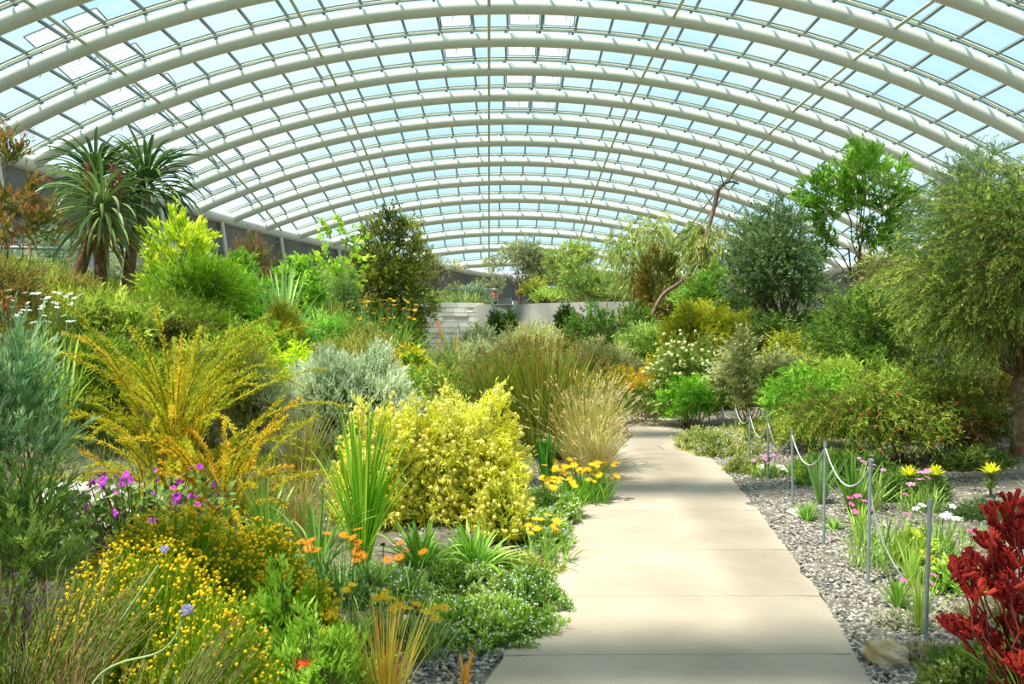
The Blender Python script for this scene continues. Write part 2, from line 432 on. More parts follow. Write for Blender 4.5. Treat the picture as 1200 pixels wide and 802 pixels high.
def railing(name_label, pts, h, n, mesh_panels=False, r=.025):
    pts = np.array(pts, float); o0 = pts[0]
    t = thing('metal_railing', name_label, 'railing', o0)
    ms = mat('galvanised', '8fa0a6', 'a7b6ba', rough=.4, metal=.6)
    L = np.cumsum(np.r_[0, np.linalg.norm(np.diff(pts, axis=0), axis=1)])
    s = np.linspace(0, L[-1], n); Q = np.stack([np.interp(s, L, pts[:, c]) for c in range(3)], 1) - o0
    g = G(); g.tubes(Q + [0, 0, h], r * 1.2, 8); obj('top_rail', g, ms, t, True)
    for k in range(n):
        g = G(); g.tubes(np.array([Q[k], Q[k] + [0, 0, h * .93], Q[k] + [.0, .0, h]]), r, 8, cap=True); obj('post', g, ms, t, True)
    g = G()
    for f in (.25, .5, .75): g.tubes(Q + [0, 0, h * f], .006, 5)
    obj('wire', g, ms, t)
railing('blue-grey metal handrail on posts along the upper terrace at far left', [(-19, 21.5, 2.9), (-13.4, 22.2, 2.9), (-10.6, 24, 2.9), (-9, 27, 2.9)], 1.15, 9, r=.04)
railing('thin railing above the pale stone wall', [(-6.6, 42, 2.9), (-3.5, 42, 2.9), (-.8, 42.6, 2.9)], 1.1, 7)
railing('thin railing above the concrete wall near the sunlit eucalypts', [(1.2, 40, 2.86), (3.2, 39.5, 2.86), (5.5, 39, 2.86)], 1.1, 7, r=.03)
def reseed(label):
    global rng
    rng = np.random.default_rng(zlib.crc32(label.encode()))
# ---------------- plant builders ----------------
def unit_dirs(n, lo=-1.0):
    z = rng.uniform(lo, 1, n); a = rng.uniform(0, 2 * pi, n); r = np.sqrt(1 - z * z)
    return np.stack([r * np.cos(a), r * np.sin(a), z], 1)
def along(B, D, L, droop, ts):
    """points and tangents on drooping twigs; ts (n,m)"""
    L = np.broadcast_to(L, (len(B),))[:, None, None]; t = ts[..., None]
    Pn = B[:, None] + D[:, None] * L * t; Pn[..., 2] -= (droop * L * t * t)[..., 0]
    T = D[:, None] * np.ones_like(t); T = T.copy(); T[..., 2] -= 2 * droop * t[..., 0]
    return Pn, nrm(T)
def leafy(gl, B, D, L, m, ll, lw, ang=45, droop=.1, t0=.1, base=LEAF, tint=None, up=0.0, tgrad=0.0):
    """m leaves on each twig"""
    n = len(B); ts = (np.arange(m)[None] + rng.uniform(0, 1, (n, m))) / m * (1 - t0) + t0
    Pn, T = along(B, D, L, droop, ts)
    Pn = Pn.reshape(-1, 3); T = T.reshape(-1, 3)
    side = nrm(np.cross(T, nrm(rng.normal(size=T.shape))))
    a = np.radians(ang) * rng.uniform(.6, 1.3, (len(T), 1))
    d = nrm(T * np.cos(a) + side * np.sin(a) + np.array([0, 0, up]))
    s = rng.uniform(.65, 1.25, (len(T), 1))
    t = (np.repeat(jit(n, .2, .5), m) if tint is None else np.repeat(tint, m)) + rng.normal(0, .12, n * m) + tgrad * (ts.ravel() - .5)
    gl.inst(base, Pn, frames(d), np.concatenate([s * lw, s * ll, s * lw], 1), np.clip(t, 0, 1))
def limb(a, b, n=6, wob=.06, sag=-.1):
    a = np.array(a, float); b = np.array(b, float); t = np.linspace(0, 1, n)[:, None]
    d = np.linalg.norm(b - a)
    p = a + (b - a) * t + rng.normal(0, wob * d / 3, (n, 3)) * (t * (1 - t) * 4)
    p[:, 2] += (-sag) * d * (t * (1 - t))[:, 0] * 1.0
    return p
def put(name, parent, g, m, smooth=False):
    if g.n: return obj(name, g, m, parent, smooth)
BARK = dict(cols=('5b4636', '7d6450', '93806c'))
def barkm(c=None): c = c or BARK['cols']; return mat('bark_' + '_'.join(c), *c, rough=.9, bump=.7, nscale=14)
STEMG = ('56682f', '6f7f3c')

def world_spec(spec, bot=None):
    """spec (cx, top, w, D) in picture measures at distance D -> base, height, half width"""
    cx, top, w, D = spec
    if D is None:
        D = float(ground(cx, bot)[1])
    x = (cx - 600) / F * D; zt = EYE + (HOR - top) / F * D
    zg = float(max(0, land(x, D)))
    h = max(zt - zg, .08)
    return np.array([x, D, zg]), h, w / 2 * D / F, D

FLOWERS = []
def flowers(t, name, protos, C, dirs, S, nind=80):
    """protos: [(base arrays, material, part name)]; the first is the flower, the others sit on it. Nearest ones are parts, the rest one mass"""
    n = len(C); loc = np.array(t.location); order = np.argsort(np.linalg.norm(C + loc - np.array([0, 0, EYE]), axis=1))
    C = C[order]; dirs = dirs[order]; S = np.broadcast_to(S, (n,))[order]
    R = frames(dirs)
    mes = []
    for base, m, nm in protos:
        g = G(); g.add(base[0], base[1], base[2], rng.uniform(.3, .7, len(base[1])), rng.uniform(.3, .7, len(base[2]))); mes.append((g.mesh(nm, m), nm))
    for i in range(min(nind, n)):
        M = Matrix(R[i].tolist()).to_4x4() @ Matrix.Scale(float(S[i]), 4); M.translation = Vector(C[i])
        f = bpy.data.objects.new(mes[0][1], mes[0][0]); COL.objects.link(f); f.parent = t; f.matrix_local = M
        for me, nm in mes[1:]:
            c = bpy.data.objects.new(nm, me); COL.objects.link(c); c.parent = f
    if n > nind:
        for base, m, nm in protos:
            g = G(); g.inst(base, C[nind:], R[nind:], S[nind:], rng.uniform(.2, .8, n - nind))
            tag(obj(nm + '_mass', g, m, t), kind='stuff')
# flower shapes: y axis faces out of the flower
def daisy(np_=13, wid=.2, cup=.18, r0=.12):
    V = []; Q = []
    for k in range(np_):
        a = 2 * pi * k / np_; c, s = math.cos(a), math.sin(a); n0 = len(V)
        for (r, w, y) in ((r0, .05, 0), (.6, wid * .5, cup * .8), (1, .03, cup)):
            for sg in (-1, 1): V.append([c * r - s * w * sg, y, s * r + c * w * sg])
        Q += [[n0, n0 + 1, n0 + 3, n0 + 2], [n0 + 2, n0 + 3, n0 + 5, n0 + 4]]
    return (np.array(V), np.array(Q), np.zeros((0, 3), int))
DAISY = daisy(); DAISYF = daisy(18, .14, .05, .1)
def disc(r=.22, y=.06, n=8):
    V = [[0, y * 1.6, 0]] + [[r * math.cos(2 * pi * k / n), y, r * math.sin(2 * pi * k / n)] for k in range(n)] + [[r * math.cos(2 * pi * k / n), y - .1, r * math.sin(2 * pi * k / n)] for k in range(n)]
    return (np.array(V), np.array([[1 + k, 1 + n + k, 1 + n + (k + 1) % n, 1 + (k + 1) % n] for k in range(n)]), np.array([[0, 1 + k, 1 + (k + 1) % n] for k in range(n)]))
DISC = disc()
def fivep():
    V = []; Q = []
    for k in range(5):
        a = 2 * pi * k / 5; c, s = math.cos(a), math.sin(a); n0 = len(V)
        for (r, w, y) in ((.08, .08, 0), (.55, .34, .22), (.95, .3, .15), (1.02, .1, .1)):
            for sg in (-1, 1): V.append([c * r - s * w * sg, y, s * r + c * w * sg])
        for j in range(3): Q.append([n0 + 2 * j, n0 + 2 * j + 1, n0 + 2 * j + 3, n0 + 2 * j + 2])
    return (np.array(V), np.array(Q), np.zeros((0, 3), int))
FIVE = fivep()
def pincushion():
    g = G(); n = 60; d = unit_dirs(n, -.05); d = d[:, [0, 2, 1]]
    g.inst(LEAF, d * .35, frames(d), np.array([[.28, .55, .28]] * n), .5)
    g.inst(BALL, np.zeros((1, 3)), np.eye(3)[None], np.array([[.45, .3, .45]]), .5)
    return (np.concatenate(g.V), np.concatenate(g.Q), np.concatenate(g.T))
PIN = pincushion()
def spike(n=26):
    g = G(); t = np.linspace(0, 1, n); a = np.arange(n) * 2.4
    d = np.stack([np.cos(a), .5 + 0 * a, np.sin(a)], 1)
    g.inst(LEAF, np.stack([np.cos(a) * .06, t, np.sin(a) * .06], 1), frames(d), np.array([[.1, .22, .1]] * n), .5)
    return (np.concatenate(g.V), np.concatenate(g.Q), np.zeros((0, 3), int))
SPIKE = spike()
def proto(kind, c1, c2=None):
    m = mat('petal_' + '_'.join(c1), *c1, rough=.6, trans=.25, face=True)
    m2 = mat('petal_' + '_'.join(c2), *c2, rough=.7, face=True) if c2 else None
    if kind == 'daisy': return [(DAISY, m, 'flower')] + ([(DISC, m2, 'flower_centre')] if c2 else [])
    if kind == 'daisyf': return [(DAISYF, m, 'flower')] + ([(DISC, m2, 'flower_centre')] if c2 else [])
    if kind == 'ball': return [(BALL, m, 'flower_head')]
    if kind == 'octa': return [(OCTA, m, 'flower_head')]
    if kind == 'five': return [(FIVE, m, 'flower')]
    if kind == 'pin': return [(PIN, m, 'flower_head')]
    if kind == 'spike': return [(SPIKE, m, 'flower_spike')]

def shrub(name, label, cat, spec, cols, leaf=(6, 2), twig=26, m=10, dens=2.2, nc=16, ang=45, up=.3, droop=.1, bot=None, lift=0.0, trunk=0.0,
          ry=1.0, group=None, fl=None, stems=.35, bark=None, base=LEAF, lean=(0, 0), lump=.42, tgrad=.25, clear=0.0, trans=.42, shape=None, wide=1.28, fat=.5, forkz=None):
    """airy woody plant: branches to lobes, each lobe full of leafy twigs. lift = share of the height below the crown"""
    reseed(label); b, h, rx, D = world_spec(spec, bot); px = D / F; rx *= wide
    Lt = twig * px; ll, lw = leaf[0] * px, leaf[1] * px
    z0 = h * lift; rz = max((h - z0) / 2 - Lt * .25, .05); R = np.array([max(rx - Lt * .35, .05), max((rx - Lt * .35) * ry, .05), rz])
    c = np.array([lean[0], lean[1], z0 + (h - z0) / 2])
    A = pi * rx * (h - z0) / 2
    nl = dens * 2.2 * A * (.5 + .5 * min(ry, 1)) / (ll * lw * .5); n = int(max(nl / m, 30)); n = min(n, 9000)
    cc = unit_dirs(nc, -.75 if lift > .15 else -.45) * rng.uniform(.45, .8, (nc, 1)) * R
    if shape: cc = np.array(shape, float) * R
    nc = len(cc)
    k = rng.integers(0, nc, n)
    off = unit_dirs(n) * rng.uniform(.25, 1, (n, 1)) ** .6 * R * lump * (1 - .25 * rng.uniform(0, 1, (n, 1)))
    B = cc[k] + off
    D_ = nrm(nrm(off / R) * .7 + nrm(cc[k] / R) * .5 + rng.normal(0, .35, (n, 3)) + np.array([0, 0, up]))
    B = B - D_ * Lt * .4 + c
    Ls = Lt * rng.uniform(.6, 1.25, n)
    B[:, 2] = np.maximum(B[:, 2], .02)
    t = thing(name, label, cat, b, group)
    gl = G(); tint = np.clip(.5 + .28 * rng.normal(size=nc)[k] * .6 + rng.normal(0, .15, n), 0, 1)
    leafy(gl, B, D_, Ls, m, ll, lw, ang, droop, .1, base, tint, up * .3, tgrad)
    put('foliage', t, gl, leafm(cols, trans))
    gs = G()
    tr = max(trunk, .006 * h * 1.5)
    fork = np.array([lean[0] * .5, lean[1] * .5, h * forkz if forkz else max(z0 * .75, h * .06)])
    if trunk:
        p = limb([0, 0, -.05], fork, 7, .12, 0); p[0] = [0, 0, -.08]
        gs.tubes(p, np.linspace(tr, tr * .7, 7), 9)
    for j in range(nc):
        p = limb(fork if trunk else np.array([rng.normal(0, .04) * rx, rng.normal(0, .04) * rx, -.04]), cc[j] + c, 7, .12, .12)
        gs.tubes(p, np.linspace(tr * fat * (.55 if trunk else 1), max(tr * .08, .3 * px), 7), 5)
    ns = int(n * stems)
    if ns:
        ts = np.tile(np.linspace(-.35, .9, 4), (ns, 1)); Pn, _ = along(B[:ns], D_[:ns], Ls[:ns], droop, ts)
        gs.tubes(Pn, np.array([.42, .34, .25, .15]) * px * .9, 3)
    put('trunk' if trunk else 'stems', t, gs, barkm(bark), True)
    if fl:
        kind, c1, c2, nf, size, nind = fl
        front = B[:, 1] < c[1] + .4 * R[1]; idx = np.where(front)[0]; idx = rng.choice(idx, min(nf, len(idx)), replace=False)
        Pn, T = along(B[idx], D_[idx], Ls[idx], droop, np.full((len(idx), 1), 1.02))
        Cf = Pn[:, 0] + nrm(Cfo(B[idx] - c)) * Lt * .15
        df = nrm(nrm(B[idx] - c) + np.array([0, -.3, .7]) + rng.normal(0, .2, (len(idx), 3)))
        flowers(t, 'flower', proto(kind, c1, c2), Cf, df, size * px * rng.uniform(.7, 1.2, len(idx)), nind)
    return t
def Cfo(v): return v

def moundof(name, label, cat, base, R, D, cols, leaf=(5, 1.6), twig=12, m=8, dens=2.2, ang=45, droop=.05, group=None, fl=None, lumps=.14, trans=.38, base_leaf=LEAF, stemcol=None, follow=False, full=1.0, tgrad=.3, up=.2):
    """compact dome of foliage sitting on the ground"""
    reseed(label); b = np.array(base, float); px = D / F; R = np.array(R, float); Lt = twig * px; ll, lw = leaf[0] * px, leaf[1] * px
    A = 2 * pi * (R[0] * R[1] * .4 + R[0] * R[2] * .6)
    n = int(min(max(dens * A * 1.1 / (ll * lw * .5) / m, 20), 14000))
    d = unit_dirs(n, .0); q = rng.uniform(0, 9, 6)
    s = 1 + lumps * (np.sin(d[:, 0] * 6 + q[0]) * np.sin(d[:, 1] * 6 + q[1]) + .7 * np.sin(d[:, 0] * 13 + q[2]) * np.sin(d[:, 2] * 11 + q[3]))
    hr = np.sqrt(1 - d[:, 2] ** 2)[:, None]; e = d.copy(); e[:, :2] *= hr ** (full - 1)
    surf = e * R * s[:, None] * rng.uniform(.86, 1.0, (n, 1)); nn = nrm(d / R)
    D_ = nrm(nn * .8 + rng.normal(0, .28, (n, 3)) + [0, 0, up]); B = surf - D_ * Lt * .9
    if follow: B[:, 2] += np.maximum(land(b[0] + B[:, 0], b[1] + B[:, 1]), 0) - b[2]
    else: B[:, 2] = np.maximum(B[:, 2], .01)
    t = thing(name, label, cat, b, group); gl = G()
    tint = np.clip(.5 + .2 * np.sin(d[:, 0] * 5 + q[4]) + rng.normal(0, .18, n), 0, 1)
    Ls = Lt * rng.uniform(.7, 1.3, n)
    leafy(gl, B, D_, Ls, m, ll, lw, ang, droop, .15, base_leaf, tint, up * .4, tgrad)
    put('foliage', t, gl, leafm(cols, trans))
    gs = G(); ns = min(n, 1500); idx = rng.choice(n, ns, replace=False)
    O = B[idx] * [.25, .25, 0]; mid = (O + B[idx]) / 2 + [0, 0, 0]; Pn = np.stack([O, mid, B[idx], B[idx] + D_[idx] * Lt * .8], 1)
    if follow: Pn[:, 0, 2] = 0; 
    gs.tubes(Pn, np.array([.9, .7, .5, .3]) * px * .8, 3)
    put('stems', t, gs, mat('stem_' + '_'.join(stemcol or STEMG), *(stemcol or STEMG), rough=.8))
    if fl:
        for kind, c1, c2, nf, size, nind in (fl if isinstance(fl, list) else [fl]):
            idx = np.where((d[:, 2] > .05) & (d[:, 1] < .45))[0]; idx = rng.choice(idx, min(nf, len(idx)), replace=False)
            Cf = B[idx] + D_[idx] * (Ls[idx] * 1.08)[:, None]
            flowers(t, 'flower', proto(kind, c1, c2), Cf, nrm(D_[idx] + [0, -.25, .5]), size * px * rng.uniform(.7, 1.25, len(idx)), nind)
    return t
def mound(name, label, cat, spec, cols, bot=None, ry=1.0, **k):
    b, h, rx, D = world_spec(spec, bot); rx *= 1.15
    return moundof(name, label, cat, b, (rx, rx * ry, h), D, cols, **k)

def blades(g, O, ln, wd, tilt, bend, az=None, k=7, tint=None, fold=False, tip=.9, flat=None):
    """arching strap or grass blades: O (n,3) roots, ln lengths, tilt angle from vertical, bend extra angle towards the tip"""
    n = len(O); ln = np.broadcast_to(np.asarray(ln, float), (n,)); az = rng.uniform(0, 2 * pi, n) if az is None else az
    th = tilt[:, None] + bend[:, None] * np.linspace(0, 1, k)[None] ** 1.3
    h = np.stack([np.cos(az), np.sin(az), 0 * az], 1)
    st = (ln / (k - 1))[:, None]
    dx = np.sin(th) * st; dz = np.cos(th) * st
    cx = np.concatenate([np.zeros((n, 1)), np.cumsum(dx[:, :-1], 1)], 1); cz = np.concatenate([np.zeros((n, 1)), np.cumsum(dz[:, :-1], 1)], 1)
    Pn = O[:, None] + h[:, None] * cx[..., None]; Pn[..., 2] += cz
    s = nrm(np.cross(h, [0, 0, 1]) + rng.normal(0, .35, (n, 3)) * [1, 1, .3])
    prof = np.sin(np.clip(np.linspace(.16, 1.0, k), 0, 1) * pi * .5 + .0) * (1 - np.linspace(0, 1, k) ** 3 * tip)
    w = (np.asarray(wd) * np.ones(n))[:, None, None] * prof[None, :, None] * .5
    t = jit(n, .2) if tint is None else tint
    if fold:
        up = np.cross(s[:, None], nrm(np.gradient(Pn, axis=1)))
        A = Pn + s[:, None] * w + up * w * .55; B = Pn - s[:, None] * w + up * w * .55
        g.strips(A, Pn, t); g.strips(Pn, B, np.clip(t + .12, 0, 1))
    else: g.strips(Pn + s[:, None] * w, Pn - s[:, None] * w, t)
    return Pn
def tuft(name, label, cat, spec, cols, n=120, wpx=2.0, bot=None, bend=.7, spread=1.0, r0=.12, fold=False, group=None, heads=None, part='blades', short=.45, trans=.38, k=7):
    reseed(label); b, h, rx, D = world_spec(spec, bot); px = D / F
    t = thing(name, label, cat, b, group); g = G()
    a = rng.uniform(0, 2 * pi, n); rr = np.sqrt(rng.uniform(0, 1, n)) * r0 * rx
    O = np.stack([np.cos(a) * rr, np.sin(a) * rr, np.full(n, -.01)], 1)
    tmax = math.atan2(rx, h) * spread
    tilt = np.abs(rng.normal(0, .55, n)).clip(0, 1) * tmax
    ln = h * rng.uniform(short, 1.08, n) / np.cos(np.minimum(tilt * .6, 1.2))
    bd = bend * rng.uniform(.2, 1.3, n) * (.35 + tilt / max(tmax, .1))
    Pn = blades(g, O, ln, wpx * px * rng.uniform(.7, 1.2, n), tilt, bd, a + rng.normal(0, .5, n), k, fold=fold)
    put(part, t, g, leafm(cols, trans))
    if heads:
        hc, hn, hl, hw = heads; i = rng.choice(n, min(hn, n), replace=False); gh = G()
        tip = Pn[i, -1]; d = nrm(Pn[i, -1] - Pn[i, -3]); m = 9
        leafy(gh, tip - d * hl * px, d, hl * px * 1.2, m, hl * px * .35, hw * px, 22, .1, 0)
        tag(put('seed_heads', t, gh, leafm(hc)), kind='stuff')
    return t
def daisies(name, label, cat, spec, cols, fcols, n=14, size=6, bot=None, leafw=2.2, nl=160, kind='daisy', group=None, fspread=1.0, fh=1.0, hrange=(.75, 1.05), nind=90, blade=True, ry=.8, stem=.8):
    """leafy tuft carrying open daisies on short stalks"""
    reseed(label); b, h, rx, D = world_spec(spec, bot); px = D / F; t = thing(name, label, cat, b, group); g = G()
    a = rng.uniform(0, 2 * pi, nl); rr = np.sqrt(rng.uniform(0, 1, nl)) * rx * .8
    O = np.stack([np.cos(a) * rr, np.sin(a) * rr * ry, 0 * a - .01], 1)
    blades(g, O, h * rng.uniform(.45, .95, nl), leafw * px, rng.uniform(0, .8, nl), rng.uniform(0, .9, nl), None, 5)
    put('leaves', t, g, leafm(cols))
    a = rng.uniform(0, 2 * pi, n); rr = np.sqrt(rng.uniform(0, 1, n)) * rx * .95 * fspread
    C = np.stack([np.cos(a) * rr, np.sin(a) * rr * ry, h * rng.uniform(*hrange, n)], 1)
    O = C * [.6, .6, 0]; mid = (O + C) / 2 + np.array([0, 0, .12 * h])
    gs = G(); gs.tubes(np.stack([O, mid, C], 1), stem * px * .5, 4); put('flower_stalks', t, gs, mat('stalk_green', '5f7a3a', '7d9450', rough=.7))
    flowers(t, 'flower', proto(kind, *fcols), C, nrm(np.stack([rng.normal(0, .25, n), rng.normal(-.3, .25, n), np.ones(n)], 1)), size * px * rng.uniform(.8, 1.2, n), nind)
    return t
# ---------------- gravel and cover ----------------
def pebbles():
    for nm, n, fx, lab in (('gravel', 42000, 'R', 'loose grey and buff gravel beside the right edge of the path'), ('gravel', 11000, 'L', 'pale gravel showing along the left edge of the path')):
        y = 2.6 + rng.uniform(0, 1, n) ** 1.5 * (10 if fx == 'R' else 6)
        if fx == 'R': x = xr(y) + np.abs(rng.normal(0, 1, n)) * np.where(rng.uniform(size=n) < .5, .6, 2.6)
        else: x = xl(y) - np.abs(rng.normal(0, .45, n))
        z = np.maximum(land(x, y), 0) + rng.uniform(-.003, .008, n)
        s = rng.uniform(.006, .0155, n); S = np.stack([s * rng.uniform(.8, 1.5, n), s, s * rng.uniform(.5, .8, n)], 1)
        g = G(); g.inst(BALL, np.stack([x, y, z], 1), frames(np.stack([rng.normal(size=n), rng.normal(size=n), .2 * rng.normal(size=n)], 1), (0, 0, 1)), S, rng.uniform(0, 1, n))
        tag(obj(nm, g, mat('pebbles', '5c5650', '8c857a', 'c4bcae', rough=.9, face=True), smooth=False), lab, 'gravel', kind='stuff')
pebbles()
def cover(label, n, sx, sy, cols, hh=(.1, .35), w=.012, keep=None):
    x = rng.uniform(*sx, n); y = sy[0] + (sy[1] - sy[0]) * rng.uniform(0, 1, n) ** 1.3
    k = (x < xl(y) - .5) | (x > xr(y) + 2.0)
    if keep: k &= keep(x, y)
    x, y = x[k], y[k]; n = len(x)
    m = 7; g = G(); X = np.repeat(x, m) + rng.normal(0, .08, n * m); Y = np.repeat(y, m) + rng.normal(0, .08, n * m)
    O = np.stack([X, Y, np.maximum(land(X, Y), 0) - .02], 1); s = np.repeat(.6 + .06 * y, m)
    blades(g, O, rng.uniform(*hh, n * m) * np.clip(s, .7, 2), w * s, rng.uniform(.1, .9, n * m), rng.uniform(0, .9, n * m), None, 4, np.repeat(rng.uniform(0, 1, n), m))
    tag(obj('ground_cover', g, leafm(cols)), label, 'ground cover', kind='stuff')
cover('low mixed green growth filling the bank left of the path', 22000, (-22, 0), (4.2, 30.6), ('4c6a1c', '7d9c34', 'a7b850'), keep=lambda x, y: (x > -.62 * y - 2) & (x < xl(y) - 1.2), hh=(.1, .3), w=.01)
cover('low green growth under the shrubs on the right bank', 14000, (3, 24), (8.0, 27), ('3f5e1c', '68893a', '8ba04e'), keep=lambda x, y: (x < .75 * y + 1) & (y > 9.8), hh=(.15, .5), w=.01)
cover('green growth along the upper terrace', 2500, (-20, 20), (33.5, 66), ('4c6a2c', '7a9a4a', 'a0b070'), keep=lambda x, y: np.abs(x) < 21 - .012 * (y - 34) ** 2, hh=(.2, .6), w=.02)

# ---------------- far trees and shrubs ----------------
GUM = ('5f7a52', '86a073', 'b4c49a'); BRT = ('4f8a22', '7fb83a', 'b4da5c')
shrub('eucalyptus_tree', 'grey-green eucalypt standing beyond the person in red at the end of the glasshouse', 'tree', (609, 274, 72, 48), GUM, (3.2, 1.3), 12, 8, 1.6, 18, lift=.25, trunk=.12, droop=.5)
shrub('eucalyptus_tree', 'yellow-green young tree just right of the grey eucalypt at the far end', 'tree', (668, 276, 62, 46), ('6f9a3a', '98bf55', 'c2d987'), (3.2, 1.2), 12, 8, 1.7, 14, lift=.2, trunk=.1, droop=.3)
shrub('small_tree', 'small grey-leaved tree with a forked bare trunk above the stone wall', 'tree', (512, 298, 58, 41), ('6d8a62', '94ab82', 'b9c9a6'), (3, 1.2), 11, 7, 1.2, 11, lift=.5, trunk=.14)
shrub('distant_shrub', 'blue-green bush on the terrace above the right end of the stone wall', 'shrub', (553, 335, 46, 40), ('5c8874', '86ac98', 'b0ccbc'), (3, 1.1), 9, 8, 1.8, 10)
shrub('distant_shrub', 'pale olive bush on the terrace above the middle of the stone wall', 'shrub', (530, 332, 34, 44), ('6f8a4c', '98ac6c', 'bcc890'), (3, 1.1), 9, 8, 1.6, 8)
shrub('distant_shrub', 'dim green shrub in front of the far dark band left of the person', 'shrub', (570, 322, 40, 54), ('64825c', '8ba37a', 'aebf98'), (2.6, 1.1), 8, 8, 1.4, 8)
mound('clipped_bush', 'fresh green tuft spilling over the top of the pale stone wall', 'shrub', (503, 351, 22, 33.3), ('3f7a26', '66a040', '94c060'), leaf=(3, 1), twig=9, m=6)
mound('clipped_bush', 'small round green tuft on the pale stone wall coping', 'shrub', (521, 353, 14, 33.4), ('4a7f2c', '74a848', '9cc468'), leaf=(3, 1), twig=7, m=6)
shrub('hanging_bush', 'dark green bushy mass hanging over the wall below the person in red', 'shrub', (591, 350, 36, 32), ('1f4f14', '38721f', '5f9a34'), (3.2, 1.3), 9, 8, 2.6, 12, bot=380)
shrub('upright_shrub', 'yellow-topped upright shrub behind the concrete wall beside the railing', 'shrub', (623, 318, 26, 36), ('5f8a24', 'a3b83a', 'dcd058'), (3, 1.2), 14, 8, 1.4, 8, up=.8)
shrub('dark_conifer', 'blackish green creeper clothing the end of the concrete wall', 'shrub', (663, 352, 26, 28.3), ('173a12', '2a5a1c', '47782c'), (3, 1.3), 8, 8, 3, 12)
shrub('grey_shrub', 'grey-green silvery shrub left of the concrete wall, in front of the dark hanging bush', 'shrub', (573, 372, 66, 24), ('61805a', '8aa67c', 'b6c8a2'), (3.6, 1.2), 14, 9, 2, 14, up=.6)
shrub('feathery_shrub', 'pale feathery yellow-green shrub in front of the concrete wall', 'shrub', (628, 368, 74, 22), ('7f9658', 'a5b67c', 'cdd3a0'), (4, 1), 18, 9, 1.8, 14, up=.7)
shrub('round_shrub', 'dense mid-green rounded shrub rising over the concrete wall left of the weeping trees', 'shrub', (693, 318, 80, 34), ('44702c', '6a963f', '9cc062'), (3.4, 1.3), 12, 9, 2.2, 16)
shrub('round_shrub', 'light green rounded shrub just left of the pale trunks', 'shrub', (738, 328, 62, 34), ('58853a', '82aa55', 'b0cc80'), (3.4, 1.3), 12, 9, 2, 12)
shrub('ivy_shrub', 'glossy green shrub with rusty flecks against the right end of the wall', 'shrub', (722, 352, 110, 21), ('2c6a20', '4f9434', '8a6a3c'), (4.4, 2), 14, 8, 2.2, 20, fl=('octa', ('a8552c', 'c87838', 'b0503c'), None, 60, 1.6, 0), base=LEAF6)
shrub('weeping_tree', 'pale weeping tree with hanging grey-green curtains left of the leaning trunk', 'tree', (758, 228, 100, 25), ('6f9440', '94b45c', 'c3d692'), (8, 1.3), 26, 12, 1.0, 18, ang=20, up=-.35, droop=.8, lift=.3, trunk=.11, tgrad=.1)
shrub('bronze_shrub', 'upright bronze and green shrub standing beneath the weeping tree', 'shrub', (772, 286, 46, 23.5), ('4f8a24', '7a8a34', 'a06a3c'), (4.5, 1.8), 14, 8, 1.5, 14, up=.7, lift=.25)
shrub('leafy_shrub', 'fresh green shrub below the leaning trunk, left of the dark rounded tree', 'shrub', (836, 300, 78, 21), ('3f7f24', '68a83c', '9fd068'), (5, 1.8), 14, 8, 1.7, 16)
shrub('weeping_tree', 'weeping green tree crown draped round the top of the leaning trunk', 'tree', (842, 236, 96, 23), ('5f8434', '8aa84c', 'b8cc80'), (8, 1.3), 26, 12, 1.0, 18, ang=20, up=-.35, droop=.8, lift=.4, tgrad=.1)
def leaning_trunk():
    D = 22.4; pts = [(742, 366), (770, 345), (800, 332), (820, 302), (830, 268), (838, 240), (841, 224), (848, 215), (858, 212), (866, 216)]
    Pn = np.array([P(a, b, D) for a, b in pts]); b = Pn[0].copy(); b[2] = max(float(land(b[0], b[1])), 0)
    Pn[0, 2] = b[2] - .05
    t = thing('leaning_tree', 'bare pinkish trunk leaning right and hooked over at its tip', 'tree', b)
    g = G(); k = np.interp(np.linspace(0, 9, 40), np.arange(10), np.arange(10)); Q = np.stack([np.interp(k, np.arange(10), Pn[:, c]) for c in range(3)], 1)
    for _ in range(3): Q[1:-1] = (Q[:-2] + Q[1:-1] * 2 + Q[2:]) / 4
    g.tubes(Q - b, np.interp(np.linspace(0, 1, 40), [0, .3, .6, 1], [.06, .045, .07, .025]), 9); obj('trunk', g, barkm(('6a5446', '8a6e5c', 'a08a78')), t, True)
    g = G()
    for s in range(9):
        a = Q[rng.integers(20, 39)] - b; g.tubes(limb(a, a + nrm(rng.normal(size=3) + [0, 0, .6]) * rng.uniform(.4, 1.1), 5), np.linspace(.02, .006, 5), 4)
    obj('twigs', g, barkm(('6a5446', '8a6e5c', 'a08a78')), t)
leaning_trunk()
shrub('grey_tree', 'dark grey-green tree with a short fissured trunk left of the bright bushy tree', 'tree', (915, 226, 118, 18.5), ('2f5a34', '4f7d4c', '86a878'), (4.5, 1.5), 14, 10, 2.0, 26, lift=.12, trunk=.16, clear=0)
shrub('bright_tree', 'tall bright green tree with pom-pom leaf clusters and sky gaps behind', 'tree', (1008, 164, 122, 19.5), ('2a6a1c', '4f9a2c', '8cc64e'), (7, 2), 15, 12, 1.7, 20, ang=40, lift=.34, trunk=.1, lump=.3, up=.5, shape=[(-.6,0,.0),(-.35,.1,.45),(.05,0,.8),(.45,-.1,.5),(.75,0,.1),(.35,-.2,.05),(-.1,0,.2),(-.55,.2,-.45),(.6,0,-.4),(.1,-.2,-.35),(-.8,0,.3),(.1,.4,.3),(-.2,-.4,.65),(.3,.3,.75)])
shrub('fine_shrub', 'pale fine-leaved grey-olive bush between the bright tree and the big right-hand tree', 'shrub', (1052, 282, 92, 15), ('66803c', '8ea258', 'c0b078'), (4.5, 1), 18, 10, 1.5, 16, up=.5)
